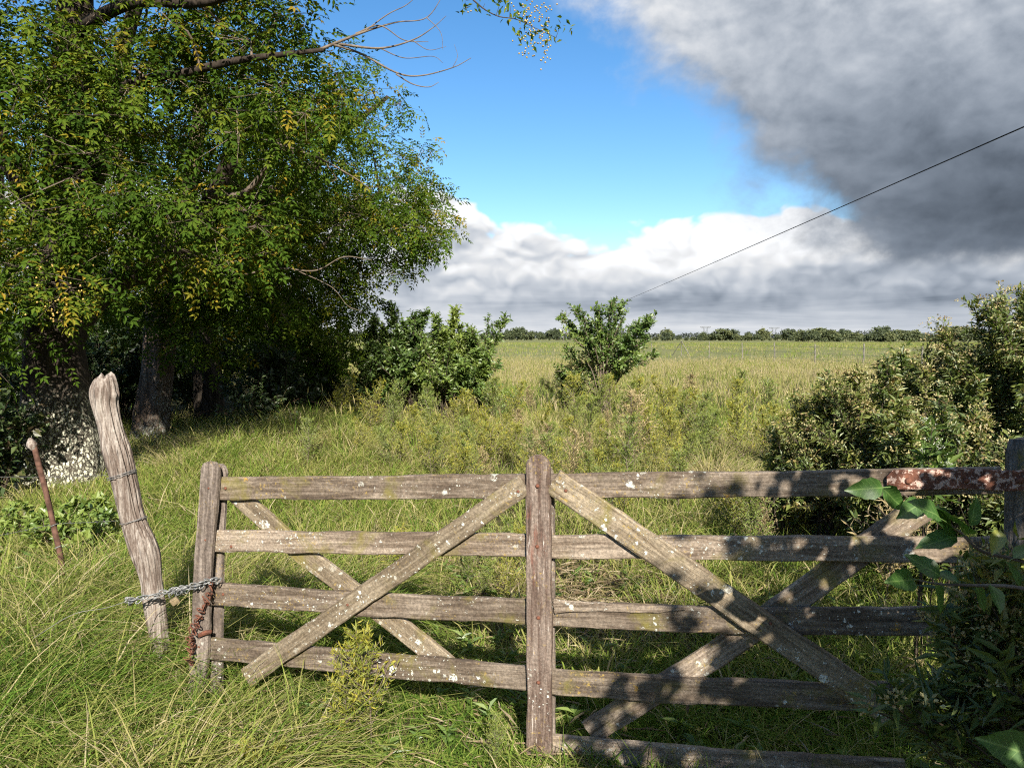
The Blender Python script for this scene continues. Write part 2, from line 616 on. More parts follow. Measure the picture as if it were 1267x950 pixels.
def rust_mat(name, pale=0.5):
    m, t, out = new_mat(name)
    tc = t.new('ShaderNodeTexCoord')
    v = tc.outputs['Object']
    n = t.noise(v, 26, 8, 0.68)
    n2 = t.noise(v, 60, 6, 0.7)
    c = t.ramp(n, [(0.30, (0.045, 0.020, 0.013)), (0.48, (0.12, 0.042, 0.022)), (0.70, (0.25, 0.092, 0.048))])
    c = t.mix(t.step(n2, 0.60 - 0.10 * pale, 0.66 - 0.10 * pale, 0.0, 0.85 * min(1, pale * 2)), c, (0.50, 0.36, 0.29))
    p = t.new('ShaderNodeBsdfPrincipled')
    t.put(p.inputs['Base Color'], c)
    p.inputs['Roughness'].default_value = 0.85
    t.put(p.inputs['Normal'], t.bump(t.add(n, n2), 0.6, 0.004))
    t.l.new(p.outputs[0], out.inputs[0])
    return m


def bark_mat(name, dark, light, pale=None, pale_amt=0.0):
    m, t, out = new_mat(name)
    tc = t.new('ShaderNodeTexCoord')
    v = tc.outputs['Object']
    g = t.noise(t.mapping(v, (16, 16, 3.0)), 1.0, 8, 0.65, 0.7)
    c = t.ramp(g, [(0.32, dark), (0.68, light)])
    if pale is not None:
        vo = t.new('ShaderNodeTexVoronoi', feature='DISTANCE_TO_EDGE')
        t.put(vo.inputs['Vector'], t.mix(0.07, t.mapping(v, (1, 1, 0.5)), t.noise(v, 16, 5, 0.7, col=True)))
        vo.inputs['Scale'].default_value = 30
        plate = t.mul(t.step(vo.outputs['Distance'], 0.0, 0.24), t.step(t.noise(v, 24, 6, 0.7), 0.26, 0.54))
        zone = t.noise(v, 1.6, 5, 0.62)
        k = t.mul(plate, t.step(zone, 0.62 - pale_amt * 0.3, 0.70 - pale_amt * 0.3))
        sepz = t.new('ShaderNodeSeparateXYZ')
        t.l.new(v, sepz.inputs[0])
        k = t.mul(k, t.step(t.add(sepz.outputs[2], t.mul(t.sub(zone, 0.5), 2.0)), 1.35, 0.55))
        c = t.mix(k, c, pale)
    p = t.new('ShaderNodeBsdfPrincipled')
    t.put(p.inputs['Base Color'], c)
    p.inputs['Roughness'].default_value = 0.92
    p.inputs['Specular IOR Level'].default_value = 0.15
    h = g if pale is None else t.add(t.mul(g, 0.6), t.mul(k, 0.5))
    t.put(p.inputs['Normal'], t.bump(h, 0.9, 0.03))
    t.l.new(p.outputs[0], out.inputs[0])
    return m


M = {}
M['rail'] = wood_mat('weathered rail wood', (0.046, 0.031, 0.021), (0.150, 0.112, 0.080), (0.34, 0.275, 0.21), 0.78, 0.6)
M['stile'] = wood_mat('weathered stile wood', (0.055, 0.040, 0.031), (0.165, 0.130, 0.105), (0.36, 0.30, 0.25), 0.55, 0.3)
M['brace'] = wood_mat('lichened brace wood', (0.062, 0.044, 0.027), (0.175, 0.134, 0.088), (0.35, 0.285, 0.20), 1.05, 0.7)
M['redwood'] = wood_mat('centre stile with old red paint', (0.055, 0.034, 0.026), (0.155, 0.105, 0.080), (0.33, 0.26, 0.21), 0.35, 0.1, red=1.0)
M['post'] = wood_mat('bleached fence post wood', (0.046, 0.030, 0.022), (0.160, 0.122, 0.098), (0.42, 0.37, 0.32), 0.0, 0.0, axis='Z', grain=1.5, grime=0.35)
M['gatepost'] = wood_mat('dark gate post wood', (0.035, 0.027, 0.022), (0.135, 0.110, 0.088), (0.33, 0.29, 0.245), 0.4, 0.3, axis='Z')
M['rust'] = rust_mat('flaking rust', 0.95)
M['rust_dark'] = rust_mat('dark rust', 0.0)
M['galv'] = simple_mat('galvanised steel', (0.30, 0.30, 0.29), 0.55, 0.5, 0.45, 90)
M['wire'] = simple_mat('old fence wire', (0.24, 0.23, 0.22), 0.6, 0.5, 0.3, 60)
M['brass'] = simple_mat('dull brass', (0.27, 0.205, 0.12), 0.7, 0.2, 0.35, 70)
M['cable'] = simple_mat('black cable', (0.02, 0.02, 0.022), 0.7)
M['bark1'] = bark_mat('chinaberry bark', (0.016, 0.012, 0.009), (0.070, 0.054, 0.040), (0.62, 0.60, 0.46), 1.0)
M['bark2'] = bark_mat('peeling pale bark', (0.045, 0.030, 0.022), (0.24, 0.175, 0.130), (0.34, 0.35, 0.30), 0.6)
M['bark3'] = bark_mat('dark brown bark', (0.02, 0.016, 0.012), (0.10, 0.08, 0.062))  # plain dark brown bark, also on the hedgerow trunks
M['stake'] = simple_mat('brown stake wood', (0.115, 0.062, 0.044), 0.9, 0, 0.45, 28, 0.15)
M['twig'] = simple_mat('grey brown twigs', (0.16, 0.125, 0.095), 0.9, 0, 0.35, 15, 0.15)
M['twig_dark'] = simple_mat('dark stems', (0.065, 0.05, 0.036), 0.9, 0, 0.35, 25, 0.15)
M['leaf_melia'] = leaf_mat('chinaberry leaflets', [(0.0, (0.026, 0.055, 0.010)), (0.45, (0.078, 0.138, 0.018)), (0.80, (0.165, 0.205, 0.026)), (0.93, (0.24, 0.215, 0.028)), (1.0, (0.32, 0.23, 0.03))], 0.34, 0.42, spec=0.1)
M['berry'] = simple_mat('yellow berries', (0.52, 0.36, 0.10), 0.5, 0, 0.3, 8)
M['leaf_bush'] = leaf_mat('green shrub leaves', [(0.0, (0.055, 0.110, 0.024)), (0.5, (0.135, 0.220, 0.045)), (1.0, (0.26, 0.33, 0.065))], 0.40, 0.45)
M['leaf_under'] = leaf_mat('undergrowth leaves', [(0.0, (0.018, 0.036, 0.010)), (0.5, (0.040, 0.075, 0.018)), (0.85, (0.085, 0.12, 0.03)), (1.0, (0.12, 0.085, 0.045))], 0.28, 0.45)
M['leaf_bacch'] = leaf_mat('narrow dull leaves', [(0.0, (0.060, 0.100, 0.020)), (0.45, (0.140, 0.190, 0.038)), (0.75, (0.255, 0.265, 0.062)), (1.0, (0.36, 0.26, 0.10))], 0.36, 0.5)
M['flower'] = leaf_mat('cream seed heads', [(0.0, (0.22, 0.13, 0.06)), (0.4, (0.42, 0.34, 0.13)), (1.0, (0.64, 0.60, 0.30))], 0.3, 0.7)
M['thatch'] = leaf_mat('dead thatch and litter', [(0.0, (0.16, 0.11, 0.065)), (0.5, (0.34, 0.26, 0.155)), (1.0, (0.50, 0.42, 0.28))], 0.2, 0.8, spec=0.1)
M['flower_white'] = leaf_mat('white flower heads', [(0.0, (0.55, 0.55, 0.42)), (1.0, (0.80, 0.80, 0.70))], 0.3, 0.7)
M['weed'] = leaf_mat('yellow green weed', [(0.0, (0.13, 0.18, 0.028)), (0.5, (0.31, 0.34, 0.044)), (1.0, (0.55, 0.47, 0.05))], 0.45, 0.6)
M['weed_green'] = leaf_mat('fresh green weed', [(0.0, (0.11, 0.18, 0.032)), (0.5, (0.23, 0.30, 0.052)), (1.0, (0.37, 0.41, 0.075))], 0.46, 0.6)
M['weed_dry'] = leaf_mat('dry russet weed', [(0.0, (0.19, 0.17, 0.055)), (0.5, (0.36, 0.28, 0.115)), (1.0, (0.52, 0.41, 0.21))], 0.3, 0.7)
M['mulberry'] = leaf_mat('glossy mulberry leaf', [(0.0, (0.045, 0.115, 0.020)), (1.0, (0.095, 0.21, 0.038))], 0.40, 0.42, spec=0.32, veins=True)
M['mulberry_pale'] = leaf_mat('yellowing mulberry leaf', [(0.0, (0.24, 0.27, 0.06)), (1.0, (0.28, 0.28, 0.06))], 0.35, 0.35)
M['far_leaf'] = leaf_mat('far foliage', [(0.0, (0.025, 0.040, 0.016)), (0.5, (0.062, 0.088, 0.028)), (1.0, (0.135, 0.150, 0.045))], 0.15, 0.7)
M['far_dark'] = leaf_mat('far woodland', [(0.0, (0.014, 0.022, 0.016)), (1.0, (0.035, 0.048, 0.030))], 0.1, 0.8)
M['pylon'] = simple_mat('pylon steel', (0.20, 0.21, 0.22), 0.6, 0.3)
M['old_post'] = simple_mat('grey field post', (0.19, 0.175, 0.145), 0.9, 0, 0.3, 12)
M['dead'] = simple_mat('dead brushwood', (0.17, 0.095, 0.07), 0.9, 0, 0.4, 30, 0.1)
M['dryleaf'] = simple_mat('dry curled leaf', (0.24, 0.15, 0.10), 0.9, 0, 0.3, 30, 0.1)

GRASS_STOPS = [(0.0, (0.036, 0.078, 0.014)), (0.30, (0.115, 0.210, 0.032)), (0.52, (0.230, 0.300, 0.058)),
               (0.70, (0.340, 0.335, 0.105)), (0.86, (0.440, 0.375, 0.175)), (1.0, (0.52, 0.44, 0.27))]
M['strawgrass'] = leaf_mat('grass blades', GRASS_STOPS, 0.38, 0.6, 'tint', False, 0.2)


def ground_material():
    m, t, out = new_mat('soil and thatch')
    g = t.new('ShaderNodeNewGeometry')
    v = g.outputs['Position']
    n1 = t.noise(v, 0.35, 6, 0.6)
    n2 = t.noise(v, 9, 6, 0.65)
    near = t.ramp(n2, [(0.30, (0.022, 0.020, 0.010)), (0.55, (0.060, 0.055, 0.024)), (0.75, (0.12, 0.095, 0.05))])
    sep = t.new('ShaderNodeSeparateXYZ')
    t.l.new(v, sep.inputs[0])
    # the crop beyond the field fence
    row = t.noise(t.mapping(v, (0.05, 0.16, 1)), 1.0, 6, 0.6)
    fine = t.noise(t.mapping(v, (0.9, 0.9, 1)), 1.0, 5, 0.7)
    far = t.ramp(t.add(t.mul(row, 0.55), t.mul(fine, 0.45)), [(0.32, (0.11, 0.13, 0.045)), (0.52, (0.18, 0.185, 0.075)), (0.70, (0.25, 0.235, 0.11))])
    k = t.step(t.add(sep.outputs[1], t.mul(t.sub(n1, 0.5), 8.0)), 44, 60)
    c = t.mix(k, near, far)
    p = t.new('ShaderNodeBsdfPrincipled')
    t.put(p.inputs['Base Color'], c)
    p.inputs['Roughness'].default_value = 0.95
    p.inputs['Specular IOR Level'].default_value = 0.1
    t.put(p.inputs['Normal'], t.bump(t.add(n2, t.mul(fine, 3.0)), 0.7, 0.05))
    t.l.new(p.outputs[0], out.inputs[0])
    return m


M['ground'] = ground_material()

# ------------------------------------------------------------------ ground
def axis_coords(lim):
    a = np.concatenate([np.arange(0, 9, 0.3), np.arange(9, 40, 1.5), np.arange(40, 140, 8.0), np.geomspace(140, lim, 14)])
    return a


def build_ground():
    a = axis_coords(4200.0)
    xs = np.concatenate([-a[:0:-1], a])
    ys = np.concatenate([-a[:0:-1], a])
    X, Y = np.meshgrid(xs, ys, indexing='ij')
    V = np.stack([X, Y, gz(X, Y)], -1).reshape(-1, 3)
    nx, ny = len(xs), len(ys)
    i, j = np.meshgrid(np.arange(nx - 1), np.arange(ny - 1), indexing='ij')
    Q = np.stack([i * ny + j, (i + 1) * ny + j, (i + 1) * ny + j + 1, i * ny + j + 1], -1).reshape(-1, 4)
    g = Geo()
    g.add(V, None, Q)
    tag(link('ground', g.mesh('ground', True), M['ground']), kind='structure')


build_ground()

# ------------------------------------------------------------------ boards
def frame_obj(name, me, mat, parent, origin, ax, up):
    """object whose local x runs along ax and z towards up; parent has no rotation"""
    ax = unit(ax)
    yv = unit(np.cross(up, ax))
    zv = np.cross(ax, yv)
    o = link(name, me, mat, parent)
    Mx = Matrix(((ax[0], yv[0], zv[0], origin[0]), (ax[1], yv[1], zv[1], origin[1]), (ax[2], yv[2], zv[2], origin[2]), (0, 0, 0, 1)))
    if parent is not None:
        Mx = Matrix.Translation(-Vector(parent.location)) @ Mx
    o.matrix_local = Mx
    return o


def board_mesh(L, w0, w1, th, seed, sag=None, taper0=None, rounded=False, seg=None, rough=1.0, notch=None):
    """a sawn board from x=0 to x=L, width along z, thickness along y, worn edges"""
    rng = np.random.default_rng(seed)
    n = seg or max(10, int(L / 0.045))
    xs = np.linspace(0, L, n)
    if rounded:
        xs = np.concatenate([xs[xs < L - 0.07], L - 0.065 * np.array([1, .8, .62, .46, .32, .2, .12, .06, .02, 0.0])])
        n = len(xs)
    prof = []                                            # (y, z) as fractions, worn corners
    c = 0.10
    for (y, z) in ((-1, -1 + c), (-1, -0.45), (-1, 0), (-1, 0.45), (-1, 1 - c), (-1 + 3.2 * c, 1), (1 - 3.2 * c, 1), (1, 1 - c), (1, 0), (1, -1 + c), (1 - 3.2 * c, -1), (-1 + 3.2 * c, -1)):
        prof.append((y, z))
    prof = np.array(prof)
    k = len(prof)
    def wander(a, f):
        ph = rng.uniform(0, 6.28, 5)
        fr = f * rng.uniform(0.6, 2.2, 5)
        return a * sum(np.sin(xs * q + p) for q, p in zip(fr, ph)) / 2.2
    top, bot = wander(0.0012 * rough, 9), wander(0.0014 * rough, 9)
    face = wander(0.0012 * rough, 5)
    V = np.zeros((n, k, 3))
    for i, x in enumerate(xs):
        w = (w0 + (w1 - w0) * x / L) * 0.5
        s = 1.0
        if rounded:
            e = min(1.0, (L - x) / w)
            s = math.sqrt(max(0.02, 1 - (1 - e) ** 2)) ** 0.8
        zc = 0 if sag is None else np.interp(x, sag[0], sag[1])
        z = prof[:, 1] * w * s
        z = np.where(prof[:, 1] > 0, z + top[i] + rng.normal(0, 0.0009 * rough, k), z + bot[i] + rng.normal(0, 0.0009 * rough, k))
        if notch is not None:
            z = notch(x, prof[:, 1], z)
        y = prof[:, 0] * th * 0.5 + face[i] + rng.normal(0, 0.0005 * rough, k)
        V[i, :, 0] = x + (rng.normal(0, 0.002, k) if i in (0, n - 1) else 0)
        V[i, :, 1] = y
        V[i, :, 2] = z + zc
    g = Geo()
    i, j = np.meshgrid(np.arange(n - 1), np.arange(k), indexing='ij')
    j2 = (j + 1) % k
    Q = np.stack([i * k + j, (i + 1) * k + j, (i + 1) * k + j2, i * k + j2], -1).reshape(-1, 4)
    V = V.reshape(-1, 3)
    c0, c1 = V[:k].mean(0), V[-k:].mean(0)
    V = np.vstack([V, c0, c1])
    T = [[n * k, a, (a + 1) % k] for a in range(k)] + [[n * k + 1, (n - 1) * k + (a + 1) % k, (n - 1) * k + a] for a in range(k)]
    g.add(V, T, Q)
    return g.mesh('board')


def gate_board(name, pix, widths, th, off, mat, parent, seed, rounded=False, label=None, notch=None, rough=1.0):
    """board through centre-line pixels, lying in the gate's plane at offset off"""
    P = np.array([on_gate(px, py, off) for px, py in pix])
    ax = unit(P[-1] - P[0])
    L = float(np.linalg.norm(P[-1] - P[0]))
    up = np.cross(ax, -G_N)
    up = up if up[2] >= 0 or abs(up[2]) < 0.2 else -up
    yv = unit(np.cross(up, ax))
    zv = np.cross(ax, yv)
    sx = (P - P[0]) @ ax
    sz = (P - P[0]) @ zv
    me = board_mesh(L, widths[0], widths[1], th, seed, (sx, sz), rounded=rounded, notch=notch, rough=rough)
    o = frame_obj(name, me, mat, parent, P[0], ax, up)
    if label:
        o['label'] = label
    return o


def bolt_mesh(r=0.011, h=0.008, sides=9):
    g = Geo()
    V, Q, T = [], [], []
    for (rr, y) in ((r * 1.25, 0.0), (r * 1.2, -h * 0.35), (r * 0.85, -h * 0.85), (r * 0.4, -h)):
        for a in range(sides):
            t = a * 2 * math.pi / sides
            V.append((rr * math.cos(t), y, rr * math.sin(t)))
    for i in range(3):
        for a in range(sides):
            Q.append((i * sides + a, i * sides + (a + 1) % sides, (i + 1) * sides + (a + 1) % sides, (i + 1) * sides + a))
    V.append((0, -h * 1.05, 0))
    for a in range(sides):
        T.append((3 * sides + a, 3 * sides + (a + 1) % sides, 4 * sides))
    g.add(V, T, Q)
    return g.mesh('bolt', True)


BOLT = None


def build_gate():
    global BOLT
    BOLT = bolt_mesh()
    BOLT.materials.append(M['rust_dark'])
    root = empty('farm_gate', (0.09, 2.91, 0.0), 'weathered wooden farm gate of grey lichened rails with crossed braces', 'gate')
    TH = 0.026
    # rails: centre-line pixels measured along each board
    rails = [
        ([(268, 604), (460, 603), (650, 601), (850, 599.5), (1050, 597.5), (1238, 594)], (0.103, 0.091), 'top rail with cast leaf shadows', 3),
        ([(264, 668.5), (430, 671), (649, 674), (690, 676), (960, 678), (1240, 680)], (0.097, 0.088), 'second rail freckled with white and yellow lichen', 4),
        ([(263, 734), (480, 748.5), (648, 756), (700, 759), (850, 765), (950, 767.5), (1180, 768)], (0.103, 0.098), 'split middle rail', 5),
        ([(254, 801), (420, 816), (648, 838), (690, 843.5), (840, 853), (1020, 860), (1190, 862)], (0.103, 0.098), 'lower rail', 6),
        ([(676, 923), (760, 931), (840, 938), (950, 947), (1120, 956)], (0.105, 0.10), 'bottom rail sunk in the grass', 7),
    ]
    for pix, w, lab, sd in rails:
        gate_board('rail', pix, w, TH, 0.0, M['rail'], root, sd, rough=1.3)
    # sprung splinter on the middle rail, just right of the centre stile
    # stiles
    cs = gate_board('centre_stile', [(667.5, 935), (667.5, 740), (665.5, 563)], (0.104, 0.098), 0.028, 0.029, M['redwood'], root, 11, rounded=True, label='upright centre stile with rounded top and worn red paint')
    gate_board('centre_stile', [(672, 935), (672, 740), (671, 575)], (0.10, 0.098), 0.026, -0.0275, M['stile'], root, 19, rounded=True)
    ls = gate_board('end_stile', [(245, 858), (251, 720), (262, 571)], (0.094, 0.094), 0.026, 0.0275, M['stile'], root, 12, rounded=True)
    gate_board('end_stile', [(266, 855), (266, 720), (271.5, 574)], (0.085, 0.085), 0.024, -0.0265, M['stile'], root, 13, rounded=True)
    # braces: two in front butting on the centre stile, two behind the rails
    gate_board('brace', [(306, 837), (480, 716), (649, 599)], (0.092, 0.086), 0.025, 0.028, M['brace'], root, 14)
    gate_board('brace', [(685, 595), (840, 701), (1106, 884)], (0.104, 0.100), 0.025, 0.028, M['brace'], root, 15)
    gate_board('brace', [(282, 601), (375, 685), (527, 800), (556, 824)], (0.092, 0.092), 0.024, -0.0265, M['brace'], root, 16)
    gate_board('brace', [(730, 905), (890, 806), (985, 740), (1140, 628)], (0.098, 0.095), 0.024, -0.0265, M['rail'], root, 17)
    # splinter lying over the middle rail
    gate_board('splinter', [(686, 749), (760, 752), (848, 752.5)], (0.050, 0.008), 0.012, 0.0205, M['rail'], root, 18, rough=2.0)
    # bolts
    def bolt(px, py, off, s=1.0):
        p = on_gate(px, py, off)
        o = frame_obj('bolt', BOLT, None, root, p, G_E, np.array([0, 0, 1.0]))
        o.scale = (s, s, s)
    for px, py in ((665, 601), (664.5, 676), (666, 764), (666, 844)):
        bolt(px, py, 0.0435, 0.62)
    for px, py in ((258, 604), (254, 668), (251, 738), (246, 800)):
        bolt(px, py, 0.0405, 0.4)
    for px, py in ((953, 771), (430, 748), (700, 607), (641, 608)):
        bolt(px, py, 0.0405, 0.5)
    for px, py in ((286, 676), (279, 604), (276, 735)):
        bolt(px, py, 0.0135, 0.55)
    # rusty strap hinge on the top rail, reaching to the post
    P0, P1 = on_gate(1097, 594.5, 0.024), on_gate(1292, 593.5, 0.024)
    L = float(np.linalg.norm(P1 - P0))
    g = Geo()
    n, k = 26, 10
    rng = np.random.default_rng(3)
    xs = np.linspace(0, L, n)
    V = []
    for i, x in enumerate(xs):
        w = 0.034 * (math.sqrt(max(0.15, 1 - (1 - min(1, x / 0.022)) ** 2)))
        bend = 0.004 * math.sin(x * 9) + 0.002 * math.sin(x * 31)
        for (y, z) in ((-1, -0.9), (-1, -0.3), (-1, 0.3), (-1, 0.9), (-0.6, 1), (0.6, 1), (1, 0.9), (1, -0.9), (0.6, -1), (-0.6, -1)):
            V.append((x, y * 0.007 + rng.normal(0, 0.0007), z * w + bend + rng.normal(0, 0.0008)))
    Q = [(i * k + j, (i + 1) * k + j, (i + 1) * k + (j + 1) % k, i * k + (j + 1) % k) for i in range(n - 1) for j in range(k)]
    Q = np.array(Q)
    T = [(0, a, a + 1) for a in range(1, k - 1)]
    g.add(V, T, Q)
    hs = frame_obj('strap_hinge', g.mesh('strap'), M['rust'], root, P0, P1 - P0, np.array([0, 0, 1.0]))
    hs['label'] = 'rust red iron strap hinge with flaking pale paint'
    for px, sc in ((1124, 0.9), (1196, 0.7), (1262, 0.9)):
        p = on_gate(px, 596, 0.0315)
        o = link('bolt', BOLT, None, hs)
        o.location = (float(np.dot(p - P0, unit(P1 - P0))), -0.0075, 0.0)
        o.scale = (sc, sc, sc)
    return root


build_gate()


def build_fence_post():
    root = empty('fence_post', (*at_y(205, 840, 3.62)[:2], 0.0), 'gnarled bleached wooden fence post leaning beside the chained gate end', 'post')
    Y = 3.62
    left = [(196, 850), (186, 799), (176, 749), (172, 715), (159, 675), (146, 635), (136, 589), (125, 545), (119, 526), (112, 495), (110, 478), (116, 467)]
    right = [(222, 850), (212, 796), (207, 750), (202, 718), (199, 688), (181, 642), (172, 602), (162, 565), (154, 530), (148, 506), (148, 488), (143, 466)]
    n = 64
    Lp = smoothline([at_y(x, y, Y) for x, y in left], n)
    Rp = smoothline([at_y(x, y, Y) for x, y in right], n)
    C = (Lp + Rp) / 2
    R = np.linalg.norm(Lp - Rp, axis=1) / 2 * 0.80
    base = np.array(root.location)
    rng = np.random.default_rng(8)
    ph = rng.uniform(0, 6.28, 12)
    sides = 120
    ka = np.linspace(0, 6.2832, 41)
    kv0, kv1 = rng.normal(0, .55, 41), rng.normal(0, .55, 41)
    kv0[-1], kv1[-1] = kv0[0], kv1[0]
    cracks = [(rng.uniform(3.2, 6.3), rng.uniform(.035, .085), rng.uniform(.08, .26), c0, c0 + rng.uniform(.25, .8), rng.normal(.1, .15)) for c0 in rng.uniform(-.1, .6, 22)]
    th = np.arange(sides) * 2 * math.pi / sides
    V = []
    for i in range(n):
        u = i / (n - 1)
        flute = 1 + 0.075 * np.interp((th + 0.5 * u) % 6.2832, ka, kv0 * (1 - u) + kv1 * u) + 0.018 * np.sin(4 * th + ph[3] + 7 * u)
        crack = np.ones(sides)
        for (ca, cw, cd, cu0, cu1, cs) in cracks:
            on = np.clip(min((u - cu0) / 0.06, (cu1 - u) / 0.06), 0, 1) * (0.7 + 0.3 * math.sin(u * 23 + ca * 5))
            crack = crack - cd * on * np.exp(-((np.angle(np.exp(1j * (th - ca - cs * u - 0.03 * math.sin(u * 17 + ca))))) / cw) ** 2)
        knot = 1 + 0.20 * math.exp(-((u - 0.40) / 0.035) ** 2) * np.exp(-((np.angle(np.exp(1j * (th - 5.6)))) / 0.5) ** 2)
        knot = knot + 0.14 * math.exp(-((u - 0.88) / 0.015) ** 2) * np.exp(-((np.angle(np.exp(1j * (th - 6.1)))) / 0.35) ** 2)
        f = flute * crack * knot * (1 + rng.normal(0, 0.006, sides))
        if u > 0.975:
            f = f * (1 - 0.35 * ((u - 0.975) / 0.025) ** 2)
        zz = (0.016 * np.sin(th + 2.2) + 0.010 * np.sin(3 * th + 1) + 0.007 * np.sin(7 * th)) * np.clip((u - 0.90) / 0.1, 0, 1)
        V.append(np.stack([C[i, 0] + R[i] * f * np.cos(th), C[i, 1] + R[i] * 0.92 * f * np.sin(th), C[i, 2] + zz], -1) - base)
    V = np.concatenate(V)
    i, j = np.meshgrid(np.arange(n - 1), np.arange(sides), indexing='ij')
    Q = np.stack([i * sides + j, i * sides + (j + 1) % sides, (i + 1) * sides + (j + 1) % sides, (i + 1) * sides + j], -1).reshape(-1, 4)
    top = V[-sides:].mean(0) + [0, 0, 0.004]
    V = np.vstack([V, top])
    T = [((n - 1) * sides + a, (n - 1) * sides + (a + 1) % sides, n * sides) for a in range(sides)]
    g = Geo()
    g.add(V, T, Q)
    link('timber', g.mesh('timber', True), M['post'], root)
    # wire wrapped round the post
    def wraps(zc_pix, turns, spread, lift):
        g = Geo()
        c = at_y(*zc_pix, Y) - base
        rr = float(np.interp(c[2] + base[2], C[:, 2], R)) * 1.09
        tt = np.linspace(0, turns * 2 * math.pi, turns * 22)
        pts = np.stack([c[0] + rr * np.cos(tt), c[1] + rr * 0.94 * np.sin(tt), c[2] + spread * tt / tt[-1] + lift * np.cos(tt) + 0.004 * np.sin(tt * 0.5)], -1)
        tube(g, pts, [0.0016], 5)
        link('wire_wrap', g.mesh('wire_wrap', True), M['wire'], root)
    wraps((151, 590), 4, 0.020, 0.020)
    wraps((165, 645), 2, 0.012, 0.016)
    return C, R


POST_C, POST_R = build_fence_post()


